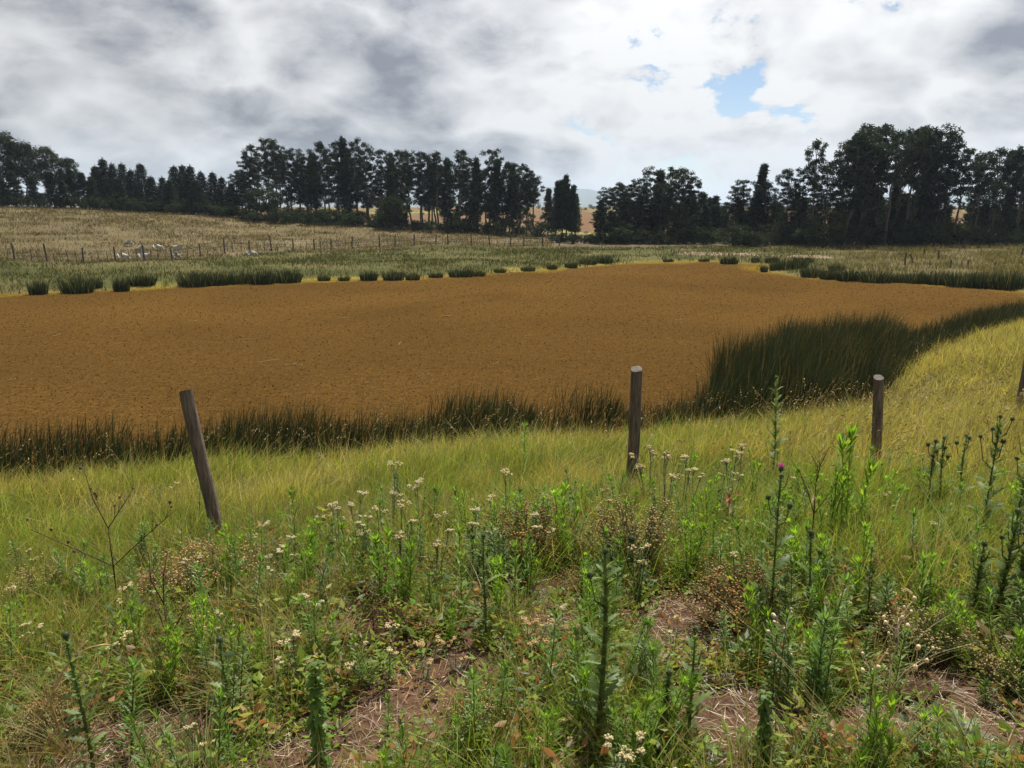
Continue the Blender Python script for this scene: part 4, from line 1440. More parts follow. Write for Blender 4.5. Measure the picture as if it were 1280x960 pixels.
# ------------------------------------------------------------------ sheep
def sheep_mesh(head_down, seed):
    lr = np.random.default_rng(seed)
    me = bpy.data.meshes.new('sheep_rig')
    hz_ = 0.12 if head_down else 0.72
    pts = [(-0.42, 0, 0.56), (-0.18, 0, 0.57), (0.12, 0, 0.57), (0.38, 0, 0.58),                      # 0-3 trunk
           (0.52, 0, 0.60 if not head_down else 0.50), (0.64, 0, hz_ + (0.0 if not head_down else 0.16)), (0.80, 0, hz_ - 0.05),     # 4-6 neck, head, muzzle
           (-0.36, 0.13, 0.34), (-0.40, 0.13, 0.20), (-0.36, 0.13, 0.02), (-0.36, -0.13, 0.34), (-0.40, -0.13, 0.20), (-0.36, -0.13, 0.02),
           (0.34, 0.12, 0.34), (0.35, 0.12, 0.19), (0.34, 0.12, 0.02), (0.34, -0.12, 0.34), (0.35, -0.12, 0.19), (0.34, -0.12, 0.02),
           (-0.53, 0, 0.50), (-0.56, 0, 0.36)]
    ed = [(0, 1), (1, 2), (2, 3), (3, 4), (4, 5), (5, 6), (0, 7), (7, 8), (8, 9), (0, 10), (10, 11), (11, 12), (3, 13), (13, 14), (14, 15), (3, 16), (16, 17), (17, 18), (0, 19), (19, 20)]
    rad = [0.20, 0.25, 0.24, 0.20, 0.12, 0.085, 0.05] + [0.09, 0.04, 0.03] * 4 + [0.05, 0.03]
    me.from_pydata(pts, ed, [])
    o = bpy.data.objects.new('sheep_rig', me); COL.objects.link(o)
    o.modifiers.new('s', 'SKIN')
    sk = me.skin_vertices[0].data
    for i, r in enumerate(rad):
        sk[i].radius = (r, r)
    sk[1].use_root = True
    sub = o.modifiers.new('b', 'SUBSURF'); sub.levels = 2; sub.render_levels = 2
    dg = bpy.context.evaluated_depsgraph_get()
    m2 = bpy.data.meshes.new_from_object(o.evaluated_get(dg))
    m2.name = 'sheep'
    bpy.data.objects.remove(o); bpy.data.meshes.remove(me)
    # ears
    bm = bmesh.new(); bm.from_mesh(m2)
    for sgn in (-1, 1):
        c = Vector((0.63, 0.08 * sgn, hz_ + (0.04 if not head_down else 0.20)))
        vs = [bm.verts.new(c + Vector(v)) for v in ((0, 0, 0.02), (0.02, 0.10 * sgn, 0.0), (0.0, 0.06 * sgn, -0.03), (-0.03, 0.03 * sgn, 0.0))]
        bm.faces.new(vs)
    for v in bm.verts:
        v.co += Vector(lr.normal(0, 0.006, 3))
    for f in bm.faces: f.smooth = True
    bm.to_mesh(m2); bm.free()
    return m2


SH = [sheep_mesh(True, 1), sheep_mesh(True, 2), sheep_mesh(False, 3)]
for i, (px, back, dep, rz, v) in enumerate([(171, 317.5, 56, 0.2, 0), (180, 308.5, 66, 2.8, 1), (195, 311.5, 62, 3.0, 0), (196, 317.0, 57, 0.1, 2), (214, 309.5, 64, 0.15, 1), (239, 309.5, 64, 3.3, 2), (235, 316.5, 58, 1.2, 0), (326, 316, 61, 0.4, 1)]):
    b = at_depth(px, dep)
    h = z_at(px, back, dep) - b[2]
    k = float(np.clip(h / 0.80, 0.66, 0.74))
    o = link('sheep', SH[v], 'wool', None, (b[0], b[1], b[2] - 0.02))
    o.rotation_euler = (0, 0, rz); o.scale = (k * 1.05, k * 1.05, k)
    lab = 'white sheep with lowered head grazing in the dry field by the wire fence' if v != 2 else 'white sheep with raised head standing in the flock by the wire fence'
    if px == 326: lab = 'white sheep grazing alone apart from the flock by the fence'
    tag(o, lab, 'sheep', 'sheep flock by the wire fence')

# ------------------------------------------------------------------ pale stalks floating on the fern mat
def stalk_mesh(seed):
    g = G(); lr = np.random.default_rng(seed)
    n = 6; t = np.linspace(0, 1, n)
    p = np.stack([t - 0.5, 0.14 * np.sin(t * 3 + lr.uniform(0, 3)) * lr.uniform(-1, 1), 0.012 + 0.02 * t], 1)
    g.tube(p, 0.011 * (1 - 0.5 * t), 5, (0.42, 0.34, 0.2))
    if seed % 2: g.tube([p[2], p[2] + [0.14, 0.10, 0.015], p[2] + [0.25, 0.13, 0.01]], [0.008, 0.006, 0.003], 4, (0.42, 0.34, 0.2))
    return g.mesh('floating_stalk')


STK = [stalk_mesh(i) for i in range(4)]
for i, (px, py, w, a) in enumerate([(337, 452, 20, 0.5), (367, 457, 18, 0.15), (84, 487, 10, 0.6), (13, 476, 10, 0.5), (500, 430, 12, 1.4), (430, 398, 10, 0.3), (718, 458, 14, 0.1), (620, 455, 10, 0.9), (305, 425, 9, 0.2), (530, 470, 12, 0.9), (240, 402, 9, 0.4),
                                 (660, 420, 8, 0.3), (150, 430, 9, 0.1), (790, 440, 10, 0.6), (70, 420, 8, 0.8), (850, 400, 9, 0.2), (560, 395, 8, 0.1), (460, 480, 12, 0.5)]):
    q = on_level(px, py)
    o = link('floating_stalk', STK[i % 4], 'dry_straw', None, (q[0], q[1], 0.008))
    L_ = w / F * q[1] * 1.3; o.scale = (L_, L_, 1.0); o.rotation_euler = (0, 0, a)
    tag(o, 'pale dead stalk floating on the brown fern mat', 'stalk', 'dead stalks on the pond')

# ------------------------------------------------------------------ foreground plants
def lobed_leaf(L_, W, n=6, col_=(0.05, 0.09, 0.03), arch=0.35, spiny=0.5):
    """pinnate thistle leaf lying along +X with toothed edges"""
    g = G(); V = []; f3 = []; f4 = []
    t = np.linspace(0, 1, 2 * n + 1)
    for i, u in enumerate(t):
        w = W * 0.5 * math.sin(min(1, 0.12 + u * 0.95) * math.pi) ** 0.8
        w *= (1.0 if i % 2 else 1 - spiny)
        zz = L_ * arch * (u - 1.15 * u * u)
        sweep = 0.06 * L_ if i % 2 else 0
        V += [(u * L_ + sweep, -w, zz + 0.25 * w), (u * L_, 0, zz), (u * L_ + sweep, w, zz + 0.25 * w)]
    for i in range(2 * n):
        a = i * 3; b = a + 3
        f4 += [(a, a + 1, b + 1, b), (a + 1, a + 2, b + 2, b + 1)]
    C = np.asarray(col_) * rng.uniform(0.85, 1.15, (len(V), 1))
    C[1::3] *= 1.25
    g.add(V, f3, f4, C)
    return g.mesh('leaf')


def place_leaf(o, p, az, tilt, sc, roll=0.0):
    o.location = p
    o.rotation_euler = (roll, -tilt, az)
    o.scale = (sc, sc, sc)


def spiky_head(g, c, r, C, spine=0.45):
    g.ball(c, r, C, (1, 1, 1.05), 8, 6)
    n = 46
    d = rng.normal(size=(n, 3)); d /= np.linalg.norm(d, axis=1, keepdims=True)
    g.cards(np.asarray(c) + d * r * 0.85, d + np.array([0, 0, 0.25]), r * (0.5 + spine), r * 0.2, col(np.asarray(C) * 1.5, n))


def purple_tuft(g, c, r):
    n = 70
    d = rng.normal(0, 0.33, (n, 3)) + np.array([0, 0, 1.0])
    g.cards(np.asarray(c) + rng.normal(0, r * 0.25, (n, 3)), d, r * 1.3, r * 0.16, col((0.36, 0.07, 0.33), n, 0.3))


THISTLE_LEAF = [lobed_leaf(0.14, 0.055, 6, c) for c in ((0.085, 0.120, 0.040), (0.10, 0.135, 0.050), (0.075, 0.110, 0.036))]
BIG_LEAF = [lobed_leaf(0.30, 0.10, 8, c, 0.45, 0.6) for c in ((0.085, 0.115, 0.050), (0.13, 0.16, 0.095))]


def stem_path(h, sway=0.05, n=8):
    t = np.linspace(0, 1, n)
    a = rng.uniform(0, 6.28)
    s_ = sway * h * np.sin(t * rng.uniform(1.5, 3.0)) * t
    return np.stack([np.cos(a) * s_, np.sin(a) * s_, t * h], 1)


def thistle(h, label, loc, flower=0, heads=3, leaves=34, thick=1.0, branches=3, compact=False, group='spear thistles on the slope'):
    root = empty('thistle', label, 'thistle', loc, rng.uniform(0, 6.28), group)
    pts = stem_path(h, 0.05)
    g = G()
    n = len(pts); t = np.linspace(0, 1, n)
    g.tube(pts, (0.0075 * (1 - 0.55 * t)) * thick, 7, col((0.10, 0.125, 0.04), n, 0.1))
    at = lambda u: np.array([np.interp(u, t, pts[:, i]) for i in range(3)])
    # spiny wings down the stem
    m_ = 150
    u = rng.uniform(0.05, 0.97, m_); a = rng.uniform(0, 6.28, m_)
    P = np.array([at(v) for v in u]); d = np.stack([np.cos(a), np.sin(a), rng.uniform(-0.2, 0.8, m_)], 1)
    g.cards(P, d, 0.020 * thick, 0.008, col((0.10, 0.14, 0.05), m_))
    tips = [at(1.0)]
    for k in range(branches):
        v = 0.62 + 0.3 * (k + rng.uniform(0, 0.8)) / max(branches, 1); aa = k * 2.3 + rng.uniform(0, 1)
        L_ = h * rng.uniform(0.12, 0.24)
        e = at(v) + np.array([math.cos(aa) * L_ * 0.45, math.sin(aa) * L_ * 0.45, L_ * 0.9])
        g.tube([at(v), at(v) + np.array([math.cos(aa), math.sin(aa), 0.8]) * L_ * 0.3, e], [0.004 * thick, 0.0035, 0.003], 5, (0.075, 0.105, 0.04))
        tips.append(e)
    part('stem', g.mesh('stem', True), 'leaf_green', root)
    for k in range(leaves):
        v = (k + rng.uniform(0, 1)) / leaves
        v = 0.03 + 0.92 * v
        sc = (1.25 - 0.75 * v) * rng.uniform(0.7, 1.15) * min(1.3, 0.5 + h * 0.75)
        if compact: sc *= 0.75 + 0.25 * v
        o = part('leaf', THISTLE_LEAF[k % 3], 'leaf_green', root)
        place_leaf(o, at(v), k * 2.4 + rng.uniform(-0.4, 0.4), rng.uniform(0.1, 0.9) + 0.4 * v, sc, rng.uniform(-0.4, 0.4))
    for k, e in enumerate(tips[:heads]):
        r = rng.uniform(0.012, 0.017)
        g = G(); spiky_head(g, e + [0, 0, r * 0.8], r, (0.065, 0.085, 0.04))
        hd = part('flower_head', g.mesh('flower_head'), 'leaf_green', root)
        if k < flower:
            g = G(); purple_tuft(g, e + [0, 0, r * 1.7], r * 1.25)
            o = link('petals', g.mesh('petals'), 'petal', hd); o['label'] = 'tuft of bright purple petals'
    return root


def narrow_leaves(g, pts, n, L_, W, c, u0=0.05, u1=1.0, up=(0.2, 0.9), droop=0.0, taper=0.5):
    t = np.linspace(0, 1, len(pts))
    u = u0 + (u1 - u0) * (np.arange(n) + rng.uniform(0, 1, n)) / n
    P = np.stack([np.interp(u, t, pts[:, i]) for i in range(3)], 1)
    a = np.arange(n) * 2.4 + rng.uniform(-0.4, 0.4, n)
    el = rng.uniform(up[0], up[1], n)
    ll = L_ * (1 - taper * u) * rng.uniform(0.7, 1.2, n)
    # two-segment bent leaf: use blades on tilted direction
    d = np.stack([np.cos(a) * np.cos(el), np.sin(a) * np.cos(el), np.sin(el)], 1)
    sd = np.stack([-np.sin(a), np.cos(a), np.zeros(n)], 1)
    w = (W * (1 - taper * 0.6 * u) * rng.uniform(0.8, 1.2, n))[:, None] * 0.5
    ll = ll[:, None]
    m1 = P + d * ll * 0.4; m2 = P + d * ll * 0.75 + np.array([0, 0, -1.0]) * ll * droop * 0.35; e = P + d * ll + np.array([0, 0, -1.0]) * ll * droop
    V = np.stack([P, m1 - sd * w, m1 + sd * w, m2 - sd * w * 0.7, m2 + sd * w * 0.7, e], 1).reshape(-1, 3)
    b = (np.arange(n) * 6)[:, None]
    cc = np.repeat(col(c, n, 0.2), 6, axis=0)
    g.add(V, np.concatenate([b + [0, 1, 2], b + [3, 5, 4]]), b + [1, 3, 4, 2], cc)


def fleabane_meshes(h, n, c, L_=0.11, W=0.013, up=(0.35, 1.0), stems=1, spread=0.06):
    gs, gf = G(), G()
    for k in range(stems):
        pts = stem_path(h * (1 if k == 0 else rng.uniform(0.6, 0.95)), 0.06)
        off = np.array([rng.normal(0, spread), rng.normal(0, spread), 0]) if k else np.zeros(3)
        pts = pts + off * (0.3 + 0.7 * np.linspace(0, 1, len(pts))[:, None])
        tt = np.linspace(0, 1, len(pts))
        gs.tube(pts, 0.0045 * (1 - 0.6 * tt), 6, (0.10, 0.12, 0.04))
        narrow_leaves(gf, pts, n, L_, W, c, 0.06, 1.0, up, 0.15, 0.35)
        narrow_leaves(gf, pts[-2:], 14, L_ * 0.7, W, np.asarray(c) * 1.15, 0.5, 1.0, (0.8, 1.4), 0.0, 0.2)
    return gs.mesh('stem', True), gf.mesh('foliage')


def fleabane_proto(*a, name='fleabane', **k):
    root = empty(name, 'plant', 'weed plant')
    m1, m2 = fleabane_meshes(*a, **k)
    part('stem', m1, 'leaf_green', root); part('foliage', m2, 'leaf_green', root, 'stuff')
    return Proto(root)


FB = [fleabane_proto(0.6, 60, (0.085, 0.150, 0.024), 0.12, 0.014, (0.5, 1.15)), fleabane_proto(0.6, 85, (0.075, 0.135, 0.024), 0.10, 0.012, (0.3, 0.9)),
      fleabane_proto(0.6, 50, (0.115, 0.190, 0.022), 0.14, 0.014, (0.8, 1.3), 3, name='willow_weed'), fleabane_proto(0.6, 70, (0.085, 0.13, 0.036), 0.09, 0.012, (0.1, 0.8), 2, name='bushy_weed')]
BRUSH = [fleabane_proto(0.55, 170, (0.075, 0.130, 0.030), 0.11, 0.013, (0.5, 1.1)), fleabane_proto(0.55, 130, (0.080, 0.135, 0.030), 0.12, 0.015, (0.3, 0.9))]


def drooper_proto(h):
    """square-stemmed weed clothed in hanging oval leaves"""
    root = empty('leafy_weed', 'plant', 'weed plant')
    pts = stem_path(h, 0.03); g = G(); g.tube(pts, 0.006 * (1 - 0.5 * np.linspace(0, 1, 8)), 6, (0.06, 0.07, 0.03))
    part('stem', g.mesh('stem', True), 'leaf_green', root)
    g = G(); narrow_leaves(g, pts, 120, 0.075, 0.030, (0.075, 0.125, 0.024), 0.05, 1.0, (-0.5, 0.5), 0.45, 0.35)
    part('foliage', g.mesh('foliage'), 'leaf_green', root, 'stuff')
    return Proto(root)


DROOP = [drooper_proto(0.6), drooper_proto(0.6)]


def corymb(g, c, r, n, C, br=0.0054):
    for i in range(n):
        a = rng.uniform(0, 6.28); rr = math.sqrt(rng.uniform(0, 1)) * r
        g.ball(np.asarray(c) + [math.cos(a) * rr, math.sin(a) * rr, rng.uniform(-0.006, 0.006) - 0.3 * rr * rr / r], br * rng.uniform(0.7, 1.25), np.asarray(C) * rng.uniform(0.8, 1.12), (1, 1, 0.9), 6, 4)


def everlasting_proto(h, stems, C, lc=(0.085, 0.115, 0.060), r=0.03, nb=22):
    root = empty('everlasting', 'plant', 'flower')
    gs, gf = G(), G(); tips = []
    for k in range(stems):
        pts = stem_path(h * (1 if k == 0 else rng.uniform(0.65, 1.0)), 0.05)
        a = rng.uniform(0, 6.28); sp = 0 if k == 0 else rng.uniform(0.04, 0.14)
        tt = np.linspace(0, 1, len(pts))[:, None]
        pts = pts + np.array([math.cos(a), math.sin(a), 0]) * sp * (0.15 + tt)
        gs.tube(pts, 0.0028, 5, (0.12, 0.14, 0.07))
        narrow_leaves(gf, pts, 26, 0.05, 0.008, lc, 0.05, 0.9, (0.2, 0.9), 0.1, 0.4)
        for q in range(3):
            e = pts[-1] + np.array([rng.normal(0, 0.02), rng.normal(0, 0.02), rng.uniform(0.0, 0.02)])
            gs.tube([pts[-2], e], 0.0015, 4, (0.12, 0.14, 0.07)); tips.append(e)
    part('stem', gs.mesh('stem'), 'leaf_green', root)
    part('foliage', gf.mesh('foliage'), 'leaf_green', root, 'stuff')
    for e in tips[::1]:
        g = G(); corymb(g, e, r * rng.uniform(0.6, 1.0), int(nb * rng.uniform(0.6, 1)), C)
        part('flower_cluster', g.mesh('flower_cluster', True), 'petal', root)
    return Proto(root)


EV_TAN = [everlasting_proto(0.42, 3, (0.38, 0.27, 0.13), r=0.024), everlasting_proto(0.42, 4, (0.40, 0.30, 0.16), r=0.024)]
EV_WHITE = [everlasting_proto(0.5, 2, (0.44, 0.40, 0.24), r=0.028), everlasting_proto(0.5, 4, (0.42, 0.37, 0.22), r=0.022), everlasting_proto(0.5, 3, (0.44, 0.40, 0.27), r=0.02)]


def seed_bush_proto(h, w, n, C, lc):
    """twiggy bush topped by hundreds of tiny dry seed heads"""
    root = empty('seed_bush', 'plant', 'bush')
    gs, gh, gf = G(), G(), G()
    for k in range(n):
        a = rng.uniform(0, 6.28); rr = math.sqrt(rng.uniform(0, 1)) * w
        e = np.array([math.cos(a) * rr, math.sin(a) * rr, h * rng.uniform(0.7, 1.05) * (1 - 0.25 * (rr / w) ** 2)])
        pts = np.array([[e[0] * 0.12, e[1] * 0.12, 0], [e[0] * 0.45, e[1] * 0.45, e[2] * 0.5], [e[0] * 0.85, e[1] * 0.85, e[2] * 0.85], e])
        gs.tube(pts, [0.003, 0.0025, 0.0018, 0.001], 4, col((0.13, 0.10, 0.05), 4, 0.2), cap=False)
        narrow_leaves(gf, pts[:3], 12, 0.045, 0.006, lc, 0.1, 1.0, (0.2, 1.0), 0.1, 0.2)
        for q in range(7):
            p_ = e + rng.normal(0, 0.03, 3) * [1, 1, 0.8]
            gs.tube([pts[2], p_], 0.0008, 3, (0.16, 0.12, 0.06), cap=False)
            gh.ball(p_, rng.uniform(0.004, 0.0065), np.asarray(C) * rng.uniform(0.7, 1.2), (1, 1, 1), 5, 3)
    part('stem', gs.mesh('stem'), 'dry_straw', root); part('foliage', gf.mesh('foliage'), 'leaf_green', root, 'stuff'); part('seed_heads', gh.mesh('seed_heads'), 'petal', root, 'stuff')
    return Proto(root)


SEED = [seed_bush_proto(0.42, 0.30, 70, (0.42, 0.28, 0.16), (0.07, 0.11, 0.03)), seed_bush_proto(0.42, 0.26, 60, (0.36, 0.29, 0.14), (0.09, 0.12, 0.04)), seed_bush_proto(0.32, 0.24, 55, (0.28, 0.17, 0.07), (0.13, 0.11, 0.03))]


def rush_proto(h, n, c, dry=0.1, lean=0.25):
    root = empty('rush_tuft', 'plant', 'grass tuft')
    g = G(); a = rng.uniform(0, 6.28, n); rr = rng.uniform(0, 0.05, n)
    cc = col(c, n, 0.25); u = rng.uniform(0, 1, n) < dry; cc[u] = col((0.30, 0.24, 0.11), u.sum())
    g.blades(np.stack([np.cos(a) * rr, np.sin(a) * rr, np.full(n, -0.01)], 1), h * rng.uniform(0.45, 1.1, n), rng.uniform(0.0035, 0.006, n), a + rng.normal(0, 0.5, n), np.abs(rng.normal(lean, 0.14, n)), rng.uniform(0.1, 1.1, n), cc * 0.7, cc * 1.1, 4)
    part('blades', g.mesh('blades'), 'grass_blade', root, 'stuff')
    return Proto(root)


RUSH = [rush_proto(0.5, 90, (0.075, 0.13, 0.028)), rush_proto(0.5, 70, (0.085, 0.145, 0.025)), rush_proto(0.5, 80, (0.26, 0.20, 0.09), 0.5, 0.5)]


def rosette_proto(n, sz, leaves):
    root = empty('thistle_rosette', 'plant', 'thistle')
    for k in range(n):
        o = part('leaf', leaves[k % len(leaves)], 'leaf_green', root)
        place_leaf(o, (0, 0, 0.01), k * 2.4 + rng.uniform(-0.3, 0.3), rng.uniform(0.15, 0.8), sz * rng.uniform(0.7, 1.1), rng.uniform(-0.2, 0.2))
    return Proto(root)


ROS = [rosette_proto(9, 0.9, BIG_LEAF[::-1]), rosette_proto(11, 0.7, BIG_LEAF)]


def sized(proto, h0, bpx, bpy, tpy, label, cat=None, group=None, sx=1.0, sink=0.015):
    """stand a plant on the ground at a photo pixel, tall enough to reach the pixel row of its top"""
    b = on_ground(bpx, bpy)
    h = z_at(bpx, tpy, b[1]) - b[2]
    k = h / h0
    return proto.place(b - [0, 0, sink], rng.uniform(0, 6.28), (k ** 0.6 * sx, k ** 0.6 * sx, k), label, cat, group)


def thistle_at(bpx, bpy, tpy, label, **k):
    b = on_ground(bpx, bpy)
    return thistle(z_at(bpx, tpy, b[1]) - b[2], label, tuple(b - [0, 0, 0.01]), **k)


TILT = (0.03, -0.04)
# the named plants of the foreground, where the photograph shows them
thistle_at(748, 935, 690, 'tall thick thistle with a spiny bud crown rising from cream everlastings', heads=4, leaves=52, thick=1.8, branches=3, compact=True)
thistle_at(962, 785, 590, 'slim branched thistle carrying one open purple flower', heads=4, flower=1, leaves=30, branches=4)
thistle_at(1010, 775, 668, 'thin thistle with two closed buds before the dry russet weeds', heads=3, leaves=22, branches=2)
thistle_at(118, 965, 792, 'straight dark thistle stalk beside bent straw stems', heads=1, leaves=26, thick=1.3, branches=0, compact=True)
thistle_at(860, 930, 790, 'thin leaning thistle stalk over pale dead straw', heads=1, leaves=20, branches=1)
thistle_at(608, 800, 668, 'bare thin thistle stalk behind the soil patch', heads=2, leaves=14, branches=1)
thistle_at(828, 925, 842, 'short dense thistle with a clustered bud top', heads=2, leaves=30, thick=1.4, branches=1, compact=True)
thistle_at(290, 905, 800, 'pale green thistle shoot over a dead grass tussock', heads=1, leaves=26, branches=1)
thistle_at(1157, 655, 552, 'upright thistle with small green buds left of the thistle clump', heads=4, leaves=24, branches=4)
thistle_at(1172, 650, 548, 'twin-branched thistle in the clump by the tilted post', heads=4, leaves=22, branches=4)
thistle_at(1196, 648, 546, 'single straight thistle in the clump by the tilted post', heads=3, leaves=24, branches=2)
thistle_at(1224, 690, 522, 'tallest bushy thistle of the clump by the tilted post', heads=6, leaves=30, branches=6)
thistle_at(1262, 700, 555, 'thistle with one purple flower before the tilted post', heads=5, flower=1, leaves=34, branches=5)
thistle_at(1275, 712, 530, 'many-headed thistle at the outer side of the clump', heads=6, leaves=34, branches=6)
thistle_at(1240, 800, 640, 'dark bushy thistle with dense shaded leaves', heads=3, leaves=60, thick=1.3, branches=5)
thistle_at(1268, 795, 650, 'dark leafy thistle beside the dense shaded one', heads=3, leaves=60, thick=1.3, branches=5)
thistle_at(1215, 790, 680, 'lower dark thistle at the foot of the shaded pair', heads=2, leaves=46, branches=4)
thistle_at(252, 975, 940, 'round spiny thistle bud low among grass', heads=3, leaves=20, branches=2, thick=1.6)
thistle_at(967, 590, 472, 'pale green fern-like thistle against the dark reeds', heads=1, leaves=44, branches=0, compact=True)

sized(BRUSH[0], 0.55, 1018, 885, 768, 'dense bottlebrush-shaped green fleabane beside pale dead leaves', sx=1.15)
sized(BRUSH[1], 0.55, 1100, 800, 720, 'leafy dark green fleabane below the thistle clump')
sized(BRUSH[1], 0.55, 945, 800, 735, 'small dense fleabane in shade of the purple-flowered thistle')
sized(DROOP[0], 0.6, 400, 965, 820, 'dark column of hanging oval leaves beside bare soil')
sized(DROOP[1], 0.6, 957, 965, 862, 'column of drooping leaves near the lower dry straw')
sized(FB[0], 0.6, 398, 840, 752, 'upright fleabane shoot behind the hanging-leaved column')
sized(FB[0], 0.6, 420, 830, 770, 'slanted fleabane shoot touching the soil bank')
sized(FB[2], 0.6, 1055, 685, 545, 'bright green willow-leaved weed right of a dead brown stalk', sx=1.3)
sized(FB[2], 0.6, 1035, 690, 590, 'bright green side shoots beside the willow-leaved weed')
sized(FB[2], 0.6, 480, 765, 668, 'bright green narrow-leaved clump below white everlastings', sx=1.2)
sized(FB[2], 0.6, 510, 770, 678, 'fresh green narrow-leaved shoots at the tussock edge')
sized(FB[0], 0.6, 578, 770, 660, 'reddish-stemmed fleabane before the white everlastings')
sized(FB[0], 0.6, 485, 925, 868, 'thin young shoot standing on the bare soil patch')
sized(FB[1], 0.6, 165, 945, 832, 'broad bright green fleabane fan near straight thistle stalk', sx=1.3)
sized(FB[2], 0.6, 35, 805, 748, 'bright green tuft beside brown dead grass')
sized(FB[2], 0.6, 890, 650, 598, 'tall green shoots beside the red-leaved plant', sx=1.0)
sized(FB[2], 0.6, 938, 640, 575, 'light green willow-leaved shoots above the red-leaved plant')
sized(FB[2], 0.6, 700, 690, 610, 'green narrow shoots left of the squared post', sx=1.2)
sized(FB[0], 0.6, 370, 705, 612, 'dark leafy stalk beside a leaning dry stick')
sized(FB[0], 0.6, 655, 600, 530, 'slender green weed standing against the reeds')
sized(FB[3], 0.6, 500, 640, 575, 'loose green weed behind the flat white flower heads')
sized(FB[3], 0.6, 175, 720, 655, 'dark leafy weed behind the dead forked weed', sx=1.4)
sized(FB[3], 0.6, 30, 735, 672, 'dark leafy weed on the bank beside tall dry grass', sx=1.3)
sized(FB[1], 0.6, 1180, 640, 590, 'dark small-leaved weed inside the thistle clump')
sized(FB[1], 0.6, 1145, 965, 905, 'bright grass-green shoot on the dry lower slope', sx=1.2)
sized(FB[0], 0.6, 1232, 880, 850, 'small pale rosette shoot on brown straw', sx=1.6)

for i, (bx, by, ty, pr, lab) in enumerate([
        (728, 915, 860, EV_TAN[0], 'cream everlasting with a dense round head beside the thick thistle'), (700, 940, 895, EV_TAN[1], 'tan everlasting cluster below the dense cream head'),
        (672, 960, 915, EV_TAN[0], 'tan everlasting leaning low at the slope foot'), (662, 830, 772, EV_TAN[1], 'spreading buff everlasting left of the thick thistle'),
        (692, 850, 795, EV_TAN[0], 'second buff everlasting of the pair left of the thick thistle'), (530, 850, 800, EV_TAN[1], 'golden everlasting at the edge of the soil bank'),
        (570, 840, 792, EV_TAN[0], 'loose golden everlasting behind the rush tuft'), (1015, 940, 888, EV_TAN[1], 'cream everlasting standing over dry lower straw'),
        (487, 850, 785, EV_WHITE[0], 'single white-topped everlasting on the bare soil'), (843, 812, 772, EV_WHITE[0], 'small white everlasting beside green weeds mid-slope'),
        (248, 830, 765, EV_TAN[0], 'flat tan everlasting head over dead tussock'),
        (490, 690, 588, EV_WHITE[0], 'tallest flat white everlasting over yellow-green grass'), (528, 690, 606, EV_WHITE[2], 'flat white everlasting right of the tallest one'), (450, 695, 622, EV_WHITE[2], 'flat white everlasting left of the tallest one'),
        (632, 690, 596, EV_WHITE[0], 'white everlasting standing alone before tall grass'), (475, 720, 640, EV_WHITE[1], 'clustered white everlasting below the flat-topped ones'), (500, 720, 638, EV_WHITE[1], 'clustered cream everlasting below the flat-topped ones'),
        (545, 725, 650, EV_WHITE[1], 'white everlasting clump beside dark tussock shade'), (425, 705, 634, EV_WHITE[2], 'pale everlasting beside the leaning dry stick'), (590, 720, 645, EV_WHITE[2], 'thin white everlasting behind reddish fleabane'),
        (812, 640, 565, EV_WHITE[1], 'white everlasting touching the squared post'), (830, 660, 575, EV_WHITE[1], 'loose white everlasting right of the squared post'), (850, 660, 580, EV_WHITE[2], 'silvery everlasting between squared post and red-leaved plant'),
        (868, 640, 590, EV_WHITE[0], 'flat white everlasting left of green willow-leaved shoots'), (912, 640, 570, EV_WHITE[2], 'white everlasting above the red-leaved plant'), (925, 632, 562, EV_WHITE[0], 'taller white everlasting above the red-leaved plant'),
        (665, 715, 650, EV_WHITE[2], 'small white everlasting among russet seed heads'), (350, 740, 690, EV_WHITE[2], 'small white everlasting by an old root stump')]):
    sized(pr, 0.46, bx, by, ty, lab, 'flower', 'everlasting flowers on the slope')

sized(SEED[0], 0.44, 268, 745, 682, 'wide beige seed-headed bush around the foot of the leaning post', sx=1.25)
sized(SEED[0], 0.44, 225, 755, 705, 'second beige seed-headed bush beside the leaning post', sx=1.1)
sized(SEED[1], 0.44, 800, 715, 620, 'tall olive seed-headed bush at the foot of the squared post', sx=1.1)
sized(SEED[1], 0.44, 770, 720, 650, 'low olive seed-headed bush left of the squared post')
sized(SEED[2], 0.33, 895, 785, 728, 'russet dry seed bush over the stony soil', sx=1.3)
sized(SEED[2], 0.33, 930, 770, 705, 'rust-brown dry weed before slim purple thistle', sx=1.2)
sized(SEED[2], 0.33, 660, 700, 632, 'russet seed heads left of the squared post', sx=1.2)
sized(SEED[2], 0.33, 1075, 735, 695, 'russet weed below the bright willow-leaved plant', sx=1.2)
sized(SEED[1], 0.44, 60, 760, 700, 'thin brown seed bush on the bank by tall dry grass')
sized(SEED[1], 0.44, 590, 930, 865, 'green twiggy bush beside the soil patch', sx=0.9)
sized(SEED[1], 0.44, 1150, 830, 765, 'yellow-flecked low bush before dead straw piles', sx=1.2)

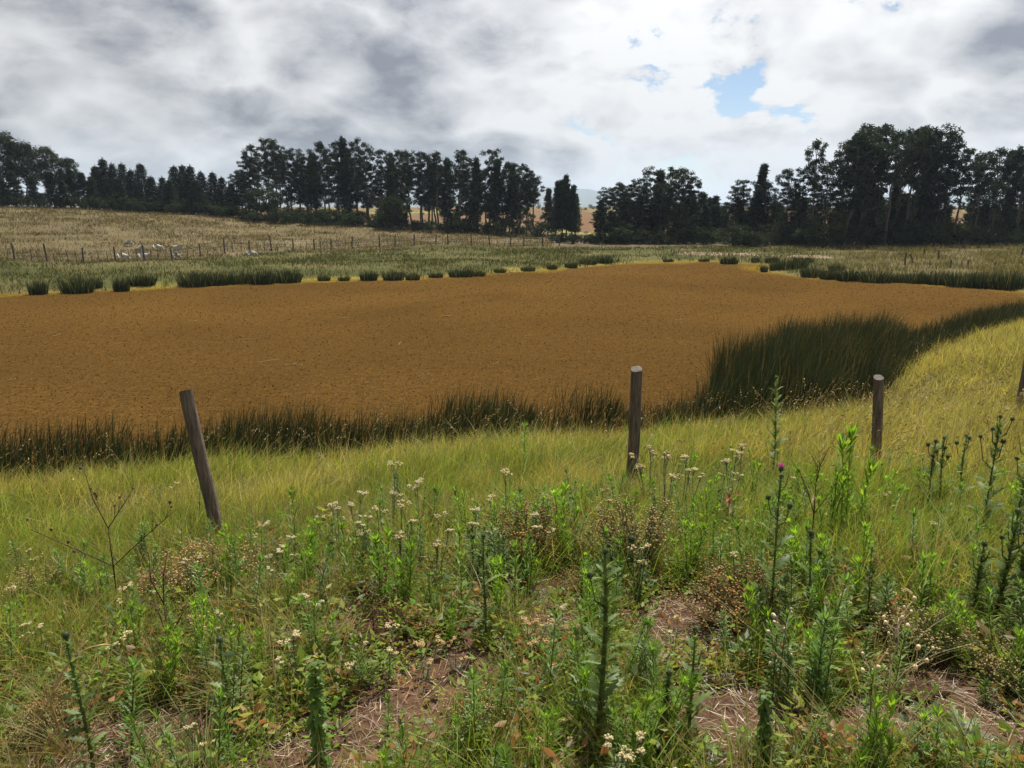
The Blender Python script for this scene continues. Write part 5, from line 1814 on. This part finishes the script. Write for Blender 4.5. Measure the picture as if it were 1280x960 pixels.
for bx, by, ty, k, lab in [(600, 965, 868, 1, 'bright green rush tuft at the slope foot'), (625, 940, 870, 0, 'second rush tuft close behind the bright one'), (40, 960, 880, 2, 'dry straw-coloured tussock below bent stems'), (90, 940, 850, 2, 'dry arching tussock beside the straight thistle stalk'),
                           (200, 960, 900, 1, 'green arching grass tuft near the spiny bud'), (10, 760, 690, 2, 'pale dry grass tuft on the bank edge'), (875, 690, 600, 1, 'tall green grass tuft beside the red-leaved plant'), (320, 930, 850, 1, 'grass tuft before the pale thistle shoot'),
                           (215, 850, 800, 2, 'grey dead tussock under the green weeds'), (670, 790, 740, 2, 'dead tussock with whitish blades mid-slope'), (760, 800, 750, 1, 'green tuft behind the thick thistle'), (1190, 960, 915, 1, 'fresh tuft by the pale thistle rosette')]:
    sized(RUSH[k], 0.5, bx, by, ty, lab, 'grass tuft', 'grass tufts on the slope')
sized(ROS[0], 0.20, 1200, 925, 892, 'silvery pale thistle rosette on brown straw', 'thistle', None, 0.95)
sized(ROS[1], 0.20, 1165, 915, 893, 'smaller silvery thistle rosette beside the larger one', 'thistle', None, 0.8)
sized(ROS[1], 0.20, 690, 965, 930, 'dark green thistle rosette below the thick thistle', 'thistle', None, 1.0)
sized(ROS[1], 0.20, 800, 960, 925, 'spreading thistle rosette at the foot of the thick thistle', 'thistle', None, 1.1)
sized(ROS[0], 0.20, 880, 965, 940, 'pale thistle rosette beside the drooping-leaved column', 'thistle', None, 0.8)


def red_plant():
    b = on_ground(907, 668)
    root = empty('red_leaved_plant', 'red and green broad-leaved plant beside tall grass tuft', 'weed plant', b)
    g = G(); p = stem_path(0.34, 0.04); g.tube(p, 0.006, 6, (0.16, 0.06, 0.04)); part('stem', g.mesh('stem', True), 'leaf_green', root)
    for k in range(22):
        gl = G(); c = [(0.17, 0.028, 0.02), (0.15, 0.05, 0.035), (0.08, 0.10, 0.03), (0.13, 0.05, 0.025)][k % 4]
        narrow_leaves(gl, np.array([[0, 0, 0], [0.001, 0, 0.002]]), 1, 0.16, 0.04, c, 0, 0.5, (0.1, 1.0), 0.35, 0.0)
        o = part('leaf', gl.mesh('leaf'), 'leaf_green', root)
        u = 0.1 + 0.85 * k / 22
        o.location = [np.interp(u, np.linspace(0, 1, 8), p[:, i]) for i in range(3)]; o.rotation_euler = (0, 0, k * 2.4); o.scale = (1.25 - 0.6 * u,) * 3


red_plant()


def dead_weed(bpx, bpy, tpy, label, c=(0.055, 0.035, 0.022), heads=True, fork=1.0, seed=0):
    lr = np.random.default_rng(seed)
    b = on_ground(bpx, bpy); h = z_at(bpx, tpy, b[1]) - b[2]
    root = empty('dead_weed', label, 'weed plant', b - [0, 0, 0.01])
    g, gh = G(), G()
    g.tube([(0, 0, 0), (0.005, 0, h * 0.4), (0, 0.004, h * 0.75)], [0.005, 0.0045, 0.003], 6, c)
    st = [((0.005, 0, h * 0.42), 1.0), ((0.005, 0, h * 0.42), -1.0), ((0, 0.004, h * 0.75), 0.35), ((0, 0.004, h * 0.75), -0.3)]
    for (p0, sx) in st:
        p0 = np.array(p0)
        e = p0 + np.array([sx * fork * h * 0.55, lr.normal(0, 0.05), h * lr.uniform(0.22, 0.5)])
        m_ = (p0 + e) / 2 + lr.normal(0, 0.012, 3)
        g.tube([p0, m_, e], [0.0035, 0.003, 0.002], 5, c)
        for q in range(4):
            u = lr.uniform(0.3, 1); s_ = p0 * (1 - u) + e * u
            e2 = s_ + np.array([lr.normal(0.3 * sx, 0.3), lr.normal(0, 0.2), lr.uniform(0.3, 0.9)]) * 0.12
            g.tube([s_, e2], [0.002, 0.0012], 4, c)
            if heads: gh.ball(e2, lr.uniform(0.006, 0.011), np.asarray(c) * 1.6, (1, 1, 1.2), 6, 4, 0.2)
    part('stem', g.mesh('stem'), 'dry_straw', root)
    if heads: part('seed_heads', gh.mesh('seed_heads'), 'dry_straw', root, 'stuff')


dead_weed(148, 765, 622, 'dead dark forked weed with small round seed heads', seed=1)
dead_weed(1012, 690, 570, 'dead brown stalk beside bright willow-leaved weed', (0.07, 0.04, 0.028), False, 0.35, 2)
dead_weed(215, 850, 720, 'thin reddish dead stalk near dead tussock', (0.10, 0.04, 0.03), False, 0.25, 3)
dead_weed(467, 805, 735, 'reddish bare stalk standing in the soil bank', (0.11, 0.05, 0.035), True, 0.2, 4)
dead_weed(1105, 905, 800, 'bleached dead thistle stem with brown heads over dry soil', (0.36, 0.29, 0.2), True, 0.45, 5)
dead_weed(975, 870, 800, 'grey dead stem among pale dead leaves', (0.28, 0.24, 0.19), True, 0.4, 6)


def bent_straw(bpx, bpy, mpx, mpy, tpx, tpy, label, r=0.004):
    b = on_ground(bpx, bpy)
    d1, d2 = ray(mpx, mpy), ray(tpx, tpy)
    y1, y2 = b[1] + 0.05, b[1] + 0.12
    p1 = np.array([d1[0] * y1, y1, E + d1[2] * y1]); p2 = np.array([d2[0] * y2, y2, E + d2[2] * y2])
    t = np.linspace(0, 1, 12)[:, None]
    m_ = 2 * p1 - 0.5 * (b + p2)
    p = (1 - t) ** 2 * b + 2 * t * (1 - t) * m_ + t * t * p2
    g = G(); g.tube(p - b, r * (1 - 0.6 * t[:, 0]), 6, col((0.36, 0.26, 0.12), 12, 0.15))
    n = 7
    sh = p[3:10] - b
    g.cards(sh, np.diff(p, axis=0)[3:10] + rng.normal(0, 0.01, (n, 3)), 0.08, 0.009, col((0.38, 0.29, 0.15), n))
    tag(link('straw_stem', g.mesh('straw_stem', True), 'dry_straw', None, b), label, 'grass stem', 'bent straw stems on the slope')


bent_straw(60, 905, 85, 830, 138, 806, 'thick golden bent straw stem arching over dead grass', 0.009)
bent_straw(140, 800, 168, 764, 212, 714, 'long golden bent straw stem below the leaning post', 0.008)
bent_straw(30, 935, 75, 850, 110, 800, 'thin straw stem crossing behind the thick arching one')
bent_straw(40, 960, 90, 880, 120, 820, 'slanted straw stem beside the straight thistle stalk')
bent_straw(190, 800, 215, 770, 243, 742, 'thin slanted straw above the dead tussock')
bent_straw(340, 935, 345, 860, 322, 745, 'tall pale straw stem left of the hanging-leaved column', 0.003)
bent_straw(335, 668, 350, 645, 370, 625, 'dry leaning stick against a dark leafy stalk', 0.006)
bent_straw(1065, 880, 1085, 850, 1112, 808, 'bleached slanted stem over pale dead straw', 0.004)


def clod(bpx, bpy_, wpx, hpx, label, fibres=60, seed=0, long=1.6):
    """lump of dug soil with dead grass roots hanging out of it"""
    lr = np.random.default_rng(seed)
    b = on_ground(bpx, bpy_); w = wpx / F * b[1] * 0.5; h = hpx / F * b[1]
    root = empty('soil_clod', label, 'soil clod', b - [0, 0, 0.02], lr.uniform(-0.3, 0.3), 'soil clods on the slope')
    bm = bmesh.new(); bmesh.ops.create_icosphere(bm, subdivisions=3, radius=1.0)
    V = np.array([v.co for v in bm.verts])
    n_ = fbm(V[:, 0] * 1.6 + seed * 3.1, V[:, 1] * 1.6 + V[:, 2] * 1.3, 201 + seed, 4) - 0.5
    for v, k in zip(bm.verts, n_):
        s_ = 1 + 0.9 * k
        v.co = Vector((v.co.x * w * s_, v.co.y * w * 0.55 * s_, max(v.co.z, -0.25) * h * s_))
    me = bpy.data.meshes.new('soil'); bm.to_mesh(me); bm.free()
    part('soil', me, 'clod_soil', root)
    g = G(); n = fibres
    a = lr.uniform(0, 6.28, n); el = lr.uniform(0.1, 1.2, n)
    P = np.stack([np.cos(a) * np.cos(el) * w * 0.9, np.sin(a) * np.cos(el) * w * 0.5, np.sin(el) * h * 0.95], 1)
    az = lr.normal(0.3, 0.9, n)
    ax = np.stack([np.cos(az), np.sin(az) - 0.3, lr.normal(0.05, 0.35, n)], 1)
    c = np.array([(0.36, 0.31, 0.26), (0.22, 0.17, 0.13), (0.44, 0.40, 0.35), (0.15, 0.11, 0.085)])[lr.integers(0, 4, n)]
    g.cards(P, ax, lr.uniform(0.05, 0.16, n) * long * 0.8, lr.uniform(0.003, 0.007, n), c)
    part('roots', g.mesh('roots'), 'dry_straw', root, 'stuff')


for i, (bx, by, w, h, lab) in enumerate([(470, 800, 95, 26, 'dark overhanging soil bank with trailing roots'), (540, 785, 60, 22, 'root-matted clod right of the overhanging soil bank'), (395, 735, 30, 40, 'upright old root stump in green weeds'), (360, 825, 60, 28, 'grey root clod left of the hanging-leaved column'),
                                         (215, 858, 50, 24, 'dead tussock base with bleached fibres'), (270, 815, 50, 26, 'torn root clod behind pale thistle shoot'), (90, 860, 60, 20, 'dark clod under the golden arching straw'), (1160, 868, 80, 22, 'long clod covered with whitish dead straw'), (1255, 845, 70, 24, 'straw-covered soil mound by the dark thistles'),
                                         (890, 715, 40, 16, 'pale stony clod below the red-leaved plant'), (870, 850, 45, 18, 'clod with white dead leaves'), (450, 748, 30, 24, 'clod shaded by white everlastings'), (655, 740, 34, 18, 'clod under russet seed heads'), (905, 858, 40, 14, 'low clod with slanted bleached stems')]):
    clod(bx, by, w, h, lab, 70, i)

# filler weeds of the same kinds, standing wherever the slope is overgrown
LAND = [('the leaning round post', 276, 684), ('the squared timber post', 789, 612), ('the purple-flowered slim thistle', 962, 785), ('the tall thick thistle', 748, 935), ('the bare soil patch', 480, 865), ('the straight dark thistle stalk', 118, 955), ('the dark bushy thistles', 1240, 800), ('the silvery thistle rosette', 1200, 925),
        ('the flat white everlastings', 500, 715), ('the dead forked weed', 148, 765), ('the column of hanging leaves', 400, 955), ('the red-leaved plant', 907, 668), ('the thistle clump by the tilted post', 1200, 655), ('the bottlebrush-shaped fleabane', 1018, 885), ('the short round post', 1093, 590), ('the tall olive seed bush', 800, 715), ('the overhanging soil bank', 470, 800), ('the bright rush tuft', 600, 955)]
LANDP = [(nm, on_ground(a_, b_)[:2]) for nm, a_, b_ in LAND]
labs = {0: 'slim green fleabane among the weeds of the slope', 1: 'leafy green fleabane among the weeds of the slope', 2: 'bright narrow-leaved weed among slope plants', 3: 'loose two-stemmed green weed on the slope',
        4: 'small russet seed bush among the weeds of the slope', 5: 'small green tuft among the weeds of the slope', 6: 'low white everlasting scattered on the slope', 7: 'small olive seed bush among slope weeds'}
grp = {k: 'scattered ' + v.split(' among')[0].split(' on the')[0].split(' scattered')[0] for k, v in labs.items()}
cnt = 0
for i in range(2200):
    x, y = polar_points(1, 2.0, 8.2, -0.78, 0.78)
    x, y = float(x[0]), float(y[0])
    r = math.hypot(x, y)
    sm = float(soil_mask(np.array([x]), np.array([y]))[0])
    pn = float(fbm(np.array([x * 0.9]), np.array([y * 0.9]), 141, 3)[0])
    left_gap = 1.0 if x / y > -0.05 else 0.55
    dens = (0.85 - 0.6 * sm) * (1.0 if r < 6.0 else (0.5 if x / y > 0.1 else 0.10) * sstep(8.6, 6, r)) * left_gap
    if sm > 0.55 or rng.uniform() > dens * (0.4 + 1.2 * pn): continue
    if cnt >= 600: break
    k = int(rng.choice(8, p=[0.20, 0.20, 0.20, 0.18, 0.03, 0.09, 0.08, 0.02]))
    z = hz(x, y) - 0.015
    hh = rng.uniform(0.18, 0.48) if k != 2 else rng.uniform(0.2, 0.42)
    if k < 4: pr, h0 = FB[k], 0.6
    elif k == 4: pr, h0, hh = SEED[2], 0.33, rng.uniform(0.12, 0.24)
    elif k == 5: pr, h0, hh = RUSH[int(rng.integers(0, 2))], 0.5, rng.uniform(0.15, 0.35)
    elif k == 6: pr, h0, hh = EV_WHITE[int(rng.integers(0, 3))], 0.46, rng.uniform(0.2, 0.36)
    else: pr, h0, hh = SEED[1], 0.44, rng.uniform(0.15, 0.3)
    q = hh / h0
    TILT = (rng.normal(0, 0.13), rng.normal(0, 0.13))
    kind_ = labs[k].split(' among')[0].split(' on the')[0].split(' scattered')[0]
    near_ = min(LANDP, key=lambda v: (v[1][0] - x) ** 2 + (v[1][1] - y) ** 2)[0]
    lab = kind_ + ' growing near ' + near_
    pr.place((x, y, z), rng.uniform(0, 6.28), (q ** 0.7, q ** 0.7, q), lab, 'weed plant' if k in (0, 1, 2, 3) else 'bush' if k in (4, 7) else 'grass tuft' if k == 5 else 'flower', 'scattered ' + kind_ + ' near ' + near_[4:])
    cnt += 1
